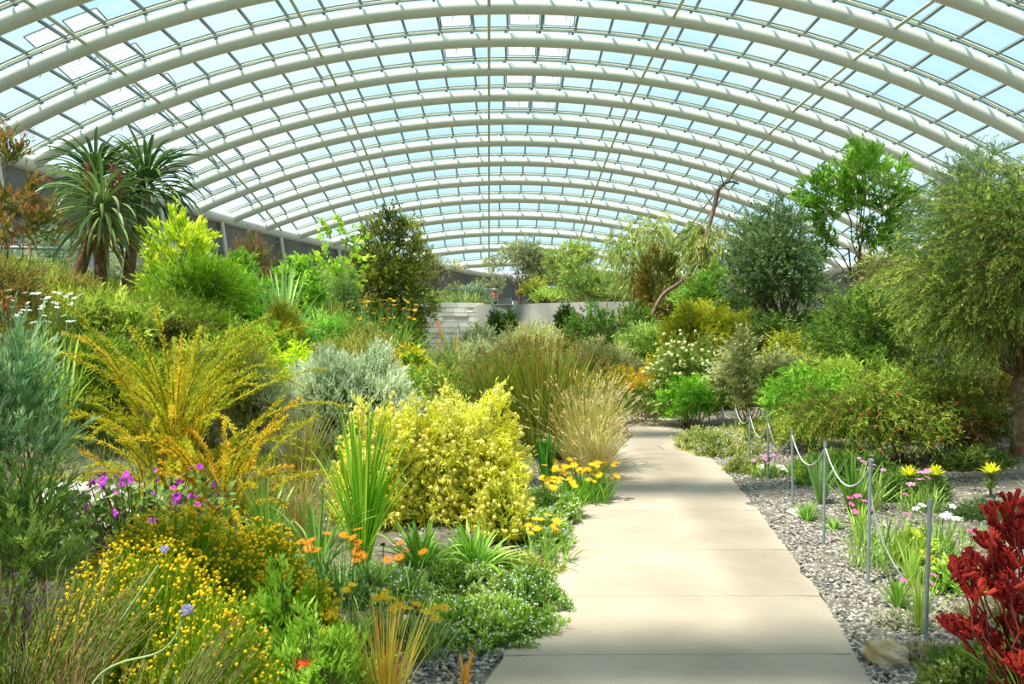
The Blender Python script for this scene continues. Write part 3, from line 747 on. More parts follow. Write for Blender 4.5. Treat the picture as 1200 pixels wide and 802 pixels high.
shrub('hazy_tree', 'hazy grey-green tree top showing above the big right-hand tree', 'tree', (1160, 160, 150, 14), ('3d6840', '64906a', '9cbc88'), (6, 1.1), 22, 12, 1.1, 20, lift=.35, trunk=.1, droop=.3)
shrub('round_tree', 'rounded dark green willowy bush with light green tips in front of the fine grey-olive bush', 'tree', (1014, 316, 118, 13), ('28561c', '4f8830', '92bc50'), (5.5, 1.3), 18, 10, 2.0, 22, ang=30, droop=.25, bot=455)
shrub('yellow_tuft_shrub', 'yellow-green shrub glowing in shade at the foot of the grey tree', 'shrub', (936, 385, 80, 15), ('6f8a20', 'a3b832', 'd8d850'), (4.5, 1.4), 12, 9, 1.6, 12)
mound('olive_mound', 'wide olive-gold mound of fine foliage in the middle distance on the right', 'shrub', (823, 356, 118, 16), ('6b7a12', '9aa820', 'c6c83c'), leaf=(4, 1), twig=14, m=10, dens=2.6, lumps=.2)
shrub('blossom_shrub', 'shrub covered with cream-green flower clusters in front of the olive-gold mound', 'shrub', (806, 386, 74, 13.3), ('3f6a24', '5f8a34', '88a850'), (5, 1.4), 16, 9, 1.6, 14, fl=('ball', ('c4cc86', 'dde0a4', 'eef0c8'), None, 190, 2.3, 90))
shrub('variegated_shrub', 'speckled cream and green shrub right of the blossom-covered one', 'shrub', (876, 380, 84, 12.2), ('5a7a34', 'a4b070', 'e0dcb8'), (5, 2), 16, 8, 1.6, 14, fl=('octa', ('c8b090', 'e0d8c8', 'd0a070'), None, 130, 1.7, 40), tgrad=.6)
shrub('amber_shrub', 'green shrub flecked amber at the point where the path disappears', 'shrub', (744, 424, 84, 15), ('4f7a1c', '8aa828', 'dcae2c'), (5, 1.6), 16, 8, 2, 14, tgrad=.9, fl=('octa', ('e0a024', 'e87c24', 'e8b83c'), None, 90, 1.8, 40))
shrub('dark_fern_shrub', 'shaded ferny bush beside the last two posts at the end of the path', 'shrub', (752, 452, 72, 13.4), ('35581f', '5a7c34', '8c9c5c'), (6, 1.6), 16, 9, 2, 12, bot=492)
shrub('vivid_shrub', 'vivid green rounded bush just right of where the path disappears', 'shrub', (812, 434, 84, 12.6), ('256f14', '46a022', '84d03e'), (6, 1.3), 16, 10, 2.3, 18, bot=508)
shrub('spreading_shrub', 'bright ferny green bush spreading behind the middle of the post row', 'shrub', (948, 424, 108, 9.9), ('2f7a1c', '5aa82c', '96d84c'), (8, 1.6), 22, 10, 1.8, 20, up=.1, droop=.25)
shrub('sprawling_shrub', 'long sprawling grevillea hedge with arching sprays and scattered red blooms under the big tree', 'shrub', (1050, 424, 250, 9.0), ('3a5c1c', '5f8828', '94b444'), (5.8, 1.4), 30, 16, 2.1, 30, up=-.1, droop=.45, ry=.45, fl=('octa', ('a8402c', 'c05434', 'b06040'), None, 110, 1.9, 90), bark=('5c4434', '7c5c46', '94745c'))
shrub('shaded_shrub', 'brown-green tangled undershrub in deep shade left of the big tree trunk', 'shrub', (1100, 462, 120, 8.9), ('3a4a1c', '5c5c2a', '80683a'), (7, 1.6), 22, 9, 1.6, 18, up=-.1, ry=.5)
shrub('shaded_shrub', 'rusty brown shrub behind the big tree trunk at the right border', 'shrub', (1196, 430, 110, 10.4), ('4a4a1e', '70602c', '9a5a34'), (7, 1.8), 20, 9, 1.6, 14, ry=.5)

# the big fine-leaved tree at the right border
shrub('large_tree', 'large spreading fine-leaved tree with layered sprays filling the right border', 'tree', (1192, 172, 268, 8.6), ('264e1e', '4c7a2c', 'a0bc58'), (5.6, 1.15), 34, 24, 2.3, 64, ang=34, up=-.05, droop=.35, lift=.19, trunk=.09, fat=.24, forkz=.25, lean=(.05, 0), lump=.44, bark=('5c4c38', '86704e', 'a08c68'), ry=.9, tgrad=.5)

# ---------------- left bank, far to near ----------------
shrub('bushy_tree', 'tall dark bushy tree with yellow-green edges left of the stone wall', 'tree', (458, 240, 84, 23.5), ('3c5c1c', '6a8a2c', 'b4b850'), (4.5, 1.8), 13, 9, 2.0, 26, lift=.05, trunk=.14, wide=1.5, shape=[(0, 0, .72), (.3, .2, .6), (-.3, -.2, .55), (.55, 0, .25), (-.5, .1, .2), (0, -.5, .2), (.3, -.3, -.05), (-.35, -.3, -.1), (.6, .1, -.3), (-.6, 0, -.35), (0, -.4, -.4), (.3, .3, -.5), (-.3, .3, -.55), (.4, -.3, -.65), (0, 0, 0)], lump=.36)
shrub('round_leaf_tree', 'open small tree with round light green leaves left of the dark bushy tree', 'tree', (397, 250, 74, 20), ('5f9a1c', '8ccc34', 'c0ea68'), (6.5, 5), 15, 6, .75, 14, lift=.3, trunk=.05, base=LEAF6, bark=('6a5a48', '80705c', '988870'))
shrub('fine_bush', 'soft fine green bush below the dark bushy tree, to its left', 'shrub', (402, 316, 48, 18), ('3f7a34', '68a050', '98c878'), (5, .9), 18, 12, 2, 12, up=.6)
shrub('willowy_shrub', 'pale blue-green willowy shrub behind the handrail at far left', 'shrub', (42, 262, 78, 25), ('6c9484', '92b4a0', 'b8d0bc'), (6, 1.1), 20, 10, 1.1, 12, up=.6)
shrub('willowy_shrub', 'pale grey-green bush behind the foot of the tree aloe', 'shrub', (180, 270, 110, 25), ('6a9080', '90b09a', 'b4ccb4'), (6, 1.1), 18, 10, 1.0, 12, up=.5)
shrub('pink_tip_shrub', 'tall open shrub with dusky pink feather tips near the raking white struts', 'shrub', (300, 272, 70, 19), ('5f8a34', '88a04c', 'b07a6c'), (5, 1.1), 22, 10, 1.1, 14, up=.9, tgrad=1.2)
shrub('bright_bush', 'bright leafy green bush below the second raking strut', 'shrub', (345, 298, 66, 17), ('3f8a1c', '6cb82c', 'a8e050'), (6, 2.6), 14, 8, 1.8, 16, base=LEAF6)
shrub('lime_shrub', 'yellow-lime upright shrub right of the tree aloe', 'shrub', (212, 246, 76, 14), ('6a9a14', 'a0cc24', 'dcea50'), (7.5, 2.6), 18, 12, 1.5, 22, up=1.0, ang=38, tgrad=.6)
shrub('heath_shrub', 'broad soft green heath bush in front of the lime shrub', 'shrub', (232, 288, 118, 12), ('3c7a12', '64a81c', '9cd038'), (6, 1.1), 24, 14, 2.1, 22, up=.5, ang=30)
shrub('leafy_shrub', 'glossy leafy green bush in the centre of the left bank', 'shrub', (288, 318, 82, 13.6), ('3a8a1c', '62b02c', 'a4dc58'), (7.5, 3.2), 14, 8, 1.8, 18, base=LEAF6)
tuft('strap_leaf_clump', 'clump of long grey-green strap leaves fanning out over the left bank', 'clump', (332, 306, 110, 12.2), ('4a9440', '7ab868', 'b4dca0'), 60, 5, bend=1.0, fold=True)
shrub('yellow_bush', 'small golden-green conical bush beside the fanning strap leaves', 'shrub', (330, 346, 44, 11.4), ('5f8a1c', '98a82c', 'd8c040'), (5, 1), 16, 10, 2, 10, up=.7)
shrub('heath_shrub', 'dark green reddish-centred heath bush under the lime shrub', 'shrub', (196, 336, 130, 10.6), ('3f6a14', '5f8c22', '8cae3a'), (6, 1.1), 24, 12, 2.2, 20, up=.4, bark=('6a3c34', '8a5648', '9c6c58'))
tuft('rush_clump', 'hazy brown-green rush clump left of the yellow daisies on the slope', 'clump', (388, 352, 70, 14.5), ('5a7a24', '84983a', 'b0b468'), 420, 1.2, bend=.5)
daisies('daisy_clump', 'tall green clump with golden daisies in front of the dark bushy tree', 'flowers', (446, 350, 90, 15), ('3a8422', '5cac34', '94cc58'), (('e8a818', 'f4c028', 'f0b01c'), ('b07818', 'c88a20', 'a06a14')), 70, 3.0, nl=500, leafw=2.2, hrange=(.6, 1.02), nind=70)
shrub('leafy_shrub', 'bright green ferny bush on the slope below the golden daisies', 'shrub', (372, 362, 90, 12.6), ('3f8f2a', '6ab840', 'a0dc6c'), (7, 1.2), 24, 12, 1.8, 14, up=.3)
tuft('poker_plant', 'clump with rusty orange poker spikes before the stone wall', 'clump', (530, 384, 44, 18), ('5a7a3a', '84a058', 'acc078'), 120, 1.6, heads=(('b0683c', 'c8804c', 'd89868'), 5, 22, 3))
shrub('low_shrub', 'mixed grey-green low shrub beneath the pale stone wall', 'shrub', (520, 408, 96, 14), ('567a34', '7c9c50', 'a8bc7c'), (5, 1.5), 14, 8, 1.9, 14)
shrub('pincushion_shrub', 'shrub with paddle leaves, a pink protea head and orange-yellow tips', 'shrub', (485, 406, 66, 10.5), ('4f8a1c', '80b428', 'e0b828'), (8, 3.4), 14, 7, 1.8, 12, base=LEAF6, up=.6, tgrad=.9, fl=('ball', ('c89898', 'dcb0a4', 'e8c8b8'), None, 5, 4.2, 5))
shrub('lime_spurge', 'rounded lime-yellow spurge at the left of the blue-grey bush', 'shrub', (343, 388, 58, 9.4), ('7fb414', 'b4e01e', 'e0f44c'), (7, 4), 10, 7, 2.0, 14, base=LEAF6)
mound('blue_grey_bush', 'broad misty blue-grey bush behind the yellow cushion bush', 'shrub', (410, 408, 160, 8.6), ('7c9c80', 'a4c4a8', 'd0e4cc'), leaf=(6, 1.4), twig=24, m=14, ang=36, dens=2.2, lumps=.1, full=.75, up=.5, ry=.8)
shrub('dry_shrub', 'wispy brown-stemmed thin shrub between the gold plumes and the blue-grey bush', 'shrub', (276, 404, 110, 7.8), ('5f7a24', '86963c', 'a89458'), (6, 1.2), 26, 9, 1.0, 14, up=.8, bark=('6a4438', '8a6450', 'a48470'))
tuft('brown_rush_clump', 'sparse brown rush stems below the blue-grey bush', 'clump', (352, 470, 120, 6.6), ('5f6a2c', '8a8a48', 'a8a068'), 260, 1.4, bend=.4, short=.3)
shrub('tangle_shrub', 'green and gold tangled bush at mid left behind the gold plumes', 'shrub', (168, 400, 220, 7.4), ('4f7a14', '7a9c20', 'a8b83c'), (7, 1.3), 26, 11, 1.7, 26, up=.6)
shrub('tangle_shrub', 'yellow-green needle bush beneath the tree aloe', 'shrub', (92, 330, 130, 9.6), ('547a1c', '86a42c', 'bcc850'), (7, 1.4), 24, 11, 1.7, 18, up=.6, ang=30)
daisies('white_agapanthus', 'white-flowered head above green leaves at mid left', 'flowers', (52, 346, 84, 6.6), ('5f9a34', '88b84a', 'b8dc78'), (('e8ece0', 'f4f6ee', 'dce8c8'), None), 46, 3.4, nl=200, kind='five', leafw=4, hrange=(.78, 1.03), ry=.8)

# tree aloe
def tree_aloe():
    D = 16.5; x, y = (118 - 600) / F * D, D; b = np.array([x, y, float(land(x, y))])
    t = thing('tree_aloe', 'tree aloe with three drooping rosettes on thick stems at upper left', 'tree', b)
    heads = [((120, 232), 1.45, (84, 330)), ((112, 200), 1.25, (118, 330)), ((172, 204), 1.35, (146, 330))]
    gt = G(); s = D / F
    for i, ((px, py), Ln, (bx, by)) in enumerate(heads):
        h = P(px, py, D + (-.5, .4, .6)[i]) - b; f = P(bx, by, D + (-.3, .3, .4)[i]) - b; f[2] = -.1
        k = limb(f, h, 8, .05, -.04); gt.tubes(k, np.linspace(.14, .09, 8), 10)
        g = G(); n = 120; az = np.arange(n) * 2.39996 + i; tl = np.linspace(.3, 1.9, n) if i else np.linspace(.45, 2.25, n)
        O = np.tile(h, (n, 1)) + np.stack([np.cos(az) * .08, np.sin(az) * .08, -np.linspace(0, .4, n)], 1)
        blades(g, O, Ln * rng.uniform(.8, 1.05, n), .115, tl, np.clip(rng.uniform(1.0, 1.8, n), 0, 2.9 - tl), az, 9, jit(n, .2, .5), fold=True, tip=1)
        obj('rosette', g, leafm(('2f5a30', '5a8a4e', 'a4c088') if i == 0 else ('1f4222', '3a6a3a', '6c9660'), .12, .35), t)
        if i == 0:
            g = G(); n = 46; az = rng.uniform(0, 2 * pi, n)
            O = h + np.stack([np.cos(az) * .12, np.sin(az) * .12, -rng.uniform(.3, 1.0, n)], 1)
            blades(g, O, rng.uniform(.5, .9, n), .09, rng.uniform(1.6, 2.4, n), rng.uniform(.3, .8, n), az, 7, None, fold=True, tip=1)
            obj('dry_leaves', g, leafm(('5f5a2c', '8a8a44', 'b4ac64'), .2), t)
    obj('trunk', gt, barkm(('6a4c3a', '8c6a52', 'a88870')), t, True)
    for (px, py, dx) in ((104, 196, 0), (132, 198, .1), (140, 204, .1)):
        h = P(px, py + 34, D - .6) - b; g = G(); n = 120; tt = np.linspace(0, 1, n); az = np.arange(n) * 2.4
        d = np.stack([np.cos(az), np.sin(az), .2 + 0 * az], 1)
        g.inst(LEAF, h + np.stack([np.cos(az) * .04, np.sin(az) * .04, .1 + tt * .6], 1), frames(d), np.tile([.03, .06, .03], (n, 1)), rng.uniform(0, 1, n))
        g.tubes(np.array([h - [0, 0, .3], h + [0, 0, .7]]), .03, 6)
        obj('flower_spike', g, mat('petal_brown', '6a4030', '8a5a44', 'a8705a', face=True), t)
tree_aloe()

# protea-like shrub reaching in at the left border
shrub('cone_tip_shrub', 'open shrub with reddish-brown cone tips reaching in at the upper left border', 'shrub', (6, 118, 112, 9.5), ('5c7a2c', '80803a', 'a87444'), (7, 2.2), 30, 16, .6, 9, up=1.0, ang=35, tgrad=.9, lift=.25, fl=('spike', ('8a4438', 'a85c48', 'c47a5c'), None, 16, 12, 16), shape=[(-.5, 0, .1), (.1, 0, .5), (.45, 0, -.1), (.55, .1, -.45), (0, 0, -.2), (-.5, 0, .6), (.1, -.2, -.6)], lump=.25)

# further shrubs closing the banks
for a in (
 ('grey_leaf_shrub', 'grey-green shrub on the high bank under the concrete band, left of the lime shrub', (160, 296, 90, 20), ('5a7c54', '84a078', 'b0c4a0'), (4, 1.4), .6),
 ('leafy_shrub', 'green bush on the high bank between the lime shrub and the pink-tipped one', (262, 284, 70, 18), ('3f8a24', '6cb038', 'a4d860'), (5, 2), .4),
 ('leafy_shrub', 'dull green bush on the high bank at the far left behind the white flowers', (20, 318, 120, 14), ('4a6e2c', '7a9648', 'a8b86c'), (6, 1.8), .4),
 ('feathery_shrub', 'soft green feathery shrub under the round-leaved tree', (366, 318, 80, 18.5), ('4a8a34', '74ac50', 'a8d080'), (5, 1.1), .7),
 ('leafy_shrub', 'olive green bush low on the slope before the fanning strap leaves', (300, 372, 100, 10.4), ('4c8418', '7cac28', 'b4d048'), (7, 2.2), .4),
 ('wispy_shrub', 'hazy olive bush on the slope between the blue-grey bush and the daisies', (420, 382, 110, 11), ('5f7c2c', '8ca044', 'b8bc6c'), (6, 1.1), .7),
 ('leafy_shrub', 'dark green bush tucked behind the blue-grey bush on its right', (470, 420, 80, 10), ('3f7a24', '68a038', '9ccc60'), (6, 2), .3),
 ('fine_shrub', 'fine-leaved grey shrub before the right part of the stone wall', (560, 396, 70, 19), ('5f7f50', '8aa474', 'b4c49c'), (4, 1.1), .6),
 ('feathery_shrub', 'warm olive feathery shrub right of the silvery one before the walls', (606, 392, 80, 16), ('7c8c48', 'a4ac68', 'ccc890'), (5, 1), .7),
 ('fine_shrub', 'mixed grey-green undergrowth left of the amber-flecked shrub', (700, 392, 90, 16.5), ('5a743c', '84985c', 'b0b484'), (5, 1.2), .5),
 ('leafy_shrub', 'green undergrowth filling between the glossy wall shrub and the olive-gold mound', (760, 376, 90, 18), ('3f7424', '689a3c', '9cc468'), (5, 1.6), .3),
 ('leafy_shrub', 'dark green shrub under the grey tree and behind the yellow-green shrub', (890, 346, 120, 18), ('2f5a20', '4f7c34', '84ac58'), (5, 1.6), .3),
 ('fine_shrub', 'olive undergrowth between the speckled shrub and the willowy round bush', (930, 410, 90, 12.5), ('4f6e24', '7a963c', 'acbc60'), (6, 1.3), .4),
 ('leafy_shrub', 'green growth below the willowy round bush', (1010, 408, 130, 11), ('4a741c', '74a030', 'aad058'), (7, 1.5), .1),
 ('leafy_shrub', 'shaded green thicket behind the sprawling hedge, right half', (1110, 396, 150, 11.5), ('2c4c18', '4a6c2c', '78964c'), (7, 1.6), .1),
 ('fine_shrub', 'tall dim green thicket beyond the big right-hand tree', (1130, 300, 170, 15), ('34582c', '56803f', '8aa860'), (6, 1.4), .4),
 ('fine_shrub', 'light green shrub rising between the weeping trees and the grey tree', (868, 318, 70, 20), ('5a8a34', '86b050', 'b8d880'), (5, 1.4), .5),
 ('fine_shrub', 'low green bush above the concrete wall under the bronze shrub', (790, 336, 80, 26), ('4a7c2c', '74a048', 'a4c474'), (4, 1.4), .4),
 ('leafy_shrub', 'distant green bush left of the person in red', (548, 346, 44, 36), ('5a8a44', '84ac68', 'b0cc90'), (3, 1.2), .4),
 ('leafy_shrub', 'bright green bush at the foot of the yellow-topped upright shrub', (640, 340, 50, 34.5), ('5c9034', '88b850', 'b8dc78'), (3, 1.2), .4)):
    shrub(a[0], a[1], 'shrub', a[2], a[3], a[4], 16 if a[2][3] > 8 else 24, 10, 1.8, 16, up=a[5])

for a in (
 ('heath_shrub', 'brown-green heath bush on the slope left of the tree aloe foot', (40, 322, 110, 12), ('5a6a24', '8a8a3c', 'b09858'), (6, 1.2), .6),
 ('leafy_shrub', 'broad-leaved bright bush between the white flowers and the tree aloe', (120, 340, 110, 9.0), ('4f7c24', '84ac3c', 'c0d868'), (8, 2.4), .5),
 ('heath_shrub', 'reddish-tipped green bush at the left border above the blue-green needles', (-6, 300, 110, 8.4), ('4c6a2c', '80803c', 'a86c48'), (8, 2), .7),
 ('leafy_shrub', 'mid-green bush immediately behind the gold foxtail plumes, left side', (110, 392, 120, 7.0), ('3f7018', '70a028', 'acc84c'), (9, 2), .5),
 ('leafy_shrub', 'yellowish green bush immediately behind the gold foxtail plumes, right side', (262, 384, 110, 8.6), ('56801c', '8cac2c', 'c4d050'), (8, 2), .5),
 ('fine_shrub', 'small silver-green bush between the spurge and the plumes', (310, 430, 70, 7.6), ('6a8a5c', '98b484', 'c4d4b0'), (7, 1.3), .5)):
    shrub(a[0], a[1], 'shrub', a[2], a[3], a[4], 22, 10, 1.8, 16, up=a[5])
# ---------------- near left bed ----------------
def plumes(name, label, spec, n, cols, bot=None, ln=(90, 170), seed=1):
    """arching bristly stems like soft foxtails"""
    b, h, rx, D = world_spec(spec, bot); px = D / F; t = thing(name, label, 'shrub', b)
    az = rng.uniform(0, 2 * pi, n); O = np.stack([np.cos(az), np.sin(az), 0 * az], 1) * rng.uniform(0, .3, (n, 1)) * rx
    O[:, 2] = rng.uniform(0, h * .55, n)
    gt = G(); ph = blades(gt, O, rng.uniform(*ln, n) * px, .001, rng.uniform(.1, 1.0, n), rng.uniform(.5, 1.7, n), az, 12)
    g = G(); gs = G(); m = 230
    tint = jit(n, .3)
    u = rng.uniform(.12, 1, (n, m)); i = (u * 10.99).astype(int); f = (u * 10.99 - i)[..., None]; r = np.arange(n)[:, None]
    C = ph[r, i] * (1 - f) + ph[r, i + 1] * f; T = nrm(ph[r, i + 1] - ph[r, i])
    side = nrm(np.cross(T, rng.normal(size=T.shape))); d = nrm(T * .75 + side * .8)
    taper = (1.1 - u * .5)[..., None]
    S = np.concatenate([np.full(taper.shape, 1.3), 8.5 * taper, np.full(taper.shape, 1.3)], -1) * px
    g.inst(LEAF, C.reshape(-1, 3), frames(d.reshape(-1, 3)), S.reshape(-1, 3), np.clip(np.repeat(tint, m) + rng.normal(0, .1, n * m), 0, 1))
    gs.tubes(ph, np.linspace(1.3, .5, 12) * px, 4)
    obj('foliage', g, leafm(cols), t); 
    for k in range(9):
        a = O[k] * [1, 1, 0]; gs.tubes(limb(a - [0, 0, .05], O[k] + [0, 0, .1], 5), np.linspace(2.2, 1.4, 5) * px, 5)
    obj('stems', gs, barkm(('8a7420', 'a89028', 'b8a434')), t)
plumes('plume_shrub', 'shrub of arching gold-green foxtail plumes in the left foreground', (205, 380, 280, 5.6), 80, ('7a9a20', 'a4b824', 'ccb82c'), ln=(110, 200))
plumes('plume_shrub', 'shorter amber-tipped foxtail plumes spilling right of the taller gold ones', (262, 500, 200, 5.0), 40, ('98a424', 'c4b824', 'd8a828'), ln=(70, 150))
tuft('leek_leaf_clump', 'upright clump of broad blue-green blades above the yellow buttons', 'clump', (312, 548, 96, 4.9), ('4a8a34', '74ac50', 'a4d07c'), 60, 6, bend=.8, fold=True)
tuft('straw_grass', 'thin straw-coloured grass behind the broad-bladed clump', 'grass', (350, 540, 130, 5.2), ('8a8a4c', 'a8a060', 'c8bc84'), 200, 1.2, bend=.9)

# limestone boulders among the left planting
def boulder(name, label, c, R, cols=('a39c90', 'c8c2b4', 'dcd6ca'), cat='rock'):
    n = 3; bv, _, bf = BALL
    V, Fc = bv.copy(), [tuple(f) for f in bf]
    for _ in range(n):
        mid = {}; V = list(map(np.array, V)); NF = []
        def md(a, b):
            k = (min(a, b), max(a, b))
            if k not in mid: V.append(nrm(V[a] + V[b])); mid[k] = len(V) - 1
            return mid[k]
        for a, b, c_ in Fc:
            x, y, z = md(a, b), md(b, c_), md(c_, a); NF += [(a, x, z), (x, b, y), (z, y, c_), (x, y, z)]
        Fc = NF
    V = np.array(V); q = rng.uniform(0, 6, 8)
    V = np.sign(V) * np.abs(V) ** .72
    d = 1 + .13 * np.sin(V[:, 0] * 3 + q[0]) * np.sin(V[:, 1] * 4 + q[1]) + .08 * np.sin(V[:, 2] * 7 + q[2] + V[:, 0] * 5) + rng.normal(0, .012, len(V))
    V = V * d[:, None] * np.array(R)
    g = G(); g.add(V, None, Fc); c = np.array(c, float)
    return tag(obj(name, g, mat('rock_' + cols[0], *cols, rough=.95, bump=.8, nscale=9), loc=(c[0], c[1], c[2] + R[2] * .35)), label, cat)
for px, py, r, lab in ((130, 585, (.28, .2, .16), 'pale limestone boulder behind the magenta flowers'), (170, 560, (.22, .2, .13), 'smaller pale boulder beside the magenta flowers'),
                       (90, 600, (.22, .2, .14), 'pale boulder half hidden at the left of the magenta flowers'), (322, 470, (.3, .25, .22), 'whitish boulder beside the lime spurge')):
    p = P(px, py, 5.2 if py > 500 else 7.8); p[2] = float(land(p[0], p[1])) + .02
    boulder('boulder', lab, p, r)

def geranium():
    b, h, rx, D = world_spec((160, 548, 240, 4.3)); px = D / F
    t = thing('geranium', 'sprawling geranium with magenta blooms above the yellow button flowers', 'flowers', b); n = 70
    az = rng.uniform(0, 2 * pi, n); g = G(); gs = G(); rr = rng.uniform(.1, 1, n) * rx
    E_ = np.stack([np.cos(az) * rr, np.sin(az) * rr * .5, h * rng.uniform(.5, .95, n)], 1)
    for e in E_: gs.tubes(limb(e * [.3, .3, 0] - [0, 0, .04], e, 5), np.linspace(1.2, .6, 5) * px, 4)
    m = 12; C = np.repeat(E_, m, 0) * np.concatenate([np.ones((n * m, 2)), rng.uniform(.5, 1, (n * m, 1))], 1) + rng.normal(0, 7 * px, (n * m, 3))
    g.inst(LEAF6, C, frames(nrm(rng.normal(size=(n * m, 3)) + [0, -.3, .5])), np.tile([9 * px, 9 * px, 9 * px], (n * m, 1)), jit(n * m))
    obj('foliage', g, leafm(('3a6a24', '5f9040', '90b468')), t); obj('stems', gs, mat('stem_purple', '6a5044', '7a6a4a', rough=.8), t)
    k = 34; i = rng.choice(n, k, replace=False)
    flowers(t, 'flower', proto('five', ('a01cb0', 'c434d0', 'd858e0')), E_[i] + [0, 0, 6 * px], nrm(rng.normal(0, .3, (k, 3)) + [0, -.8, .4]), 5 * px * rng.uniform(.5, 1.25, k), 40)
geranium()
def buttons(name, label, base, R, nstem, nfl, D, lean=(0, 0), group=None, cols=('4c7a14', '74a41e', 'a0c83a')):
    """filigree bush whose stems each end in small yellow buttons"""
    b = np.array(base, float); px = D / F; R = np.array(R); t = thing(name, label, 'flowers', b, group)
    d = unit_dirs(nstem, .02); E_ = d * R * rng.uniform(.8, 1.02, (nstem, 1)); E_[:, :2] += np.array(lean) * E_[:, 2:3] / R[2]
    O = E_ * [.3, .3, 0]; O[:, 2] = -.02
    tt = np.linspace(0, 1, 6)[None, :, None]; mid = (O + E_) / 2 + [0, 0, .15 * R[2]]
    Pn = O[:, None] * (1 - tt) ** 2 + 2 * mid[:, None] * tt * (1 - tt) + E_[:, None] * tt ** 2
    gs = G(); gs.tubes(Pn, np.linspace(.8, .35, 6) * px, 3, rng.uniform(0, 1, nstem)); obj('stems', gs, leafm(cols), t)
    g = G(); m = 26; T = nrm(E_ - Pn[:, 3]); B = Pn[:, 2] + (E_ - Pn[:, 2]) * .0; D_ = nrm(E_ - B); L = np.linalg.norm(E_ - B, axis=1)
    leafy(g, B, D_, L, m, 9 * px, 1.2 * px, 28, .02, .0); obj('foliage', g, leafm(cols), t)
    k = nfl; i = rng.integers(0, nstem, k); C = E_[i] + nrm(rng.normal(size=(k, 3))) * rng.uniform(0, 9, (k, 1)) * px + nrm(T[i]) * 4 * px
    flowers(t, 'flower_head', proto('ball', ('e8c010', 'f8d818', 'f0c80c')), C, nrm(T[i] + [0, 0, .5]), px * 2.1 * rng.uniform(.7, 1.2, k), 100)
def at(px, py, D):
    p = P(px, py, D); z = max(float(land(p[0], D)), 0); return np.array([p[0], D, z]), p[2] - z
def bt(label, px, top, w, D, ns, nf, **k):
    b, h = at(px, top, D); buttons('button_flower_bush', label, b, (w / 2 * D / F, w / 2 * D / F * .7, h), ns, nf, D, **k)
bt('large mass of tiny yellow button flowers, its tallest crown under the magenta blooms', 205, 596, 230, 3.6, 1100, 2200)
bt('yellow button flower bush at the back right beside the broad-bladed clump', 305, 612, 120, 3.9, 520, 800)
bt('yellow button flower bush at the centre of the left foreground', 170, 636, 250, 3.0, 1100, 2000)
bt('yellow button flower bush lying lowest, nearest the viewer at bottom left', 220, 690, 200, 2.65, 700, 700, lean=(.1, 0))
bt('small straggling button flower bush beside the leafy green weeds', 366, 672, 80, 3.4, 200, 240)
def wispy(label, px, top, w, D, n, cols, lean):
    b, h = at(px, top, D); t = thing('broom_shrub', label, 'shrub', b); g = G(); pxm = D / F
    az = rng.uniform(0, 2 * pi, n); O = np.stack([np.cos(az), np.sin(az), 0 * az], 1) * rng.uniform(0, .25, (n, 1)) * w / 2 * pxm
    E_ = np.stack([np.cos(az) * rng.uniform(.2, 1, n) * w / 2 * pxm + lean[0], np.sin(az) * .3 + lean[1], h * rng.uniform(.6, 1.05, n)], 1)
    tt = np.linspace(0, 1, 6)[None, :, None]; Pn = O[:, None] * (1 - tt) + E_[:, None] * tt; Pn[..., 2] += (.1 * h * tt * (1 - tt))[..., 0]
    gs = G(); gs.tubes(Pn, np.linspace(1.5, .6, 6) * pxm, 3); obj('stems', gs, barkm(('5a4a30', '7a6a44', '94845c')), t)
    D_ = nrm(E_ - Pn[:, 1]); leafy(g, Pn[:, 1], D_, np.linalg.norm(E_ - Pn[:, 1], axis=1), 60, 13 * pxm, 1.5 * pxm, 22, .02, 0)
    obj('foliage', g, leafm(cols), t)
wispy('dark wispy broom leaning from the bottom left corner', 10, 676, 200, 2.5, 110, ('38681c', '5c8c2c', '8cb04c'), (.2, 0))
wispy('second sheaf of wispy broom stems below the button flowers', 110, 760, 200, 2.2, 80, ('3c6c1c', '60902c', '8cb04c'), (.25, 0))
shrub('teal_needle_shrub', 'blue-green needle-leaved shrub closing the left border from eye level down', 'shrub', (14, 352, 130, 4.2), ('3a7450', '62a070', '9cc89c'), (12, 2.0), 60, 22, 1.5, 30, up=.9, ang=26, droop=0, lump=.36)
shrub('rosemary_shrub', 'dark rosemary-like shrub in front of the blue-green one at the left border', 'shrub', (20, 528, 170, 3.3), ('34682c', '5c903c', '94b85c'), (12, 2.0), 60, 20, 1.2, 26, up=.7, ang=28, fl=None)
tuft('bronze_grass', 'dry brown grass stems showing at the bottom left corner', 'grass', (60, 690, 200, 2.35), ('6a5a34', '94805a', 'b8a47c'), 120, 1.6, bend=.5, spread=1.0)

def scabious(label, stem, fl, D, size):
    pts = np.array([P(a, b, D) for a, b in stem]); b = pts[0].copy(); b[2] = max(float(land(b[0], D)), 0); pts = np.concatenate([[b + [0, 0, -.02]], pts])
    t = thing('scabious_flower', label, 'flower', b); g = G(); k = len(pts); u = np.linspace(0, k - 1, 24)
    Q = np.stack([np.interp(u, np.arange(k), pts[:, c]) for c in range(3)], 1)
    for _ in range(4): Q[1:-1] = (Q[:-2] + 2 * Q[1:-1] + Q[2:]) / 4
    g.tubes(Q - b, .0032, 6); obj('stalk', g, mat('stalk_pale', '98b070', 'a8c080', rough=.6), t, True)
    flowers(t, 'flower_head', proto('pin', ('b8b4dc', 'd0cce8', 'e8e6f6')), np.array([P(fl[0], fl[1], D) - b]), np.array([[.1, -.55, .8]]), size, 1)
scabious('lavender scabious bloom on a long looping pale stalk, the lower of two', [(95, 802), (140, 775), (186, 768), (206, 748), (213, 728)], (219, 717), 2.1, .024)
scabious('smaller lavender scabious bloom, the higher of two over the yellow buttons', [(120, 760), (160, 700), (186, 662)], (193, 645), 2.45, .02)

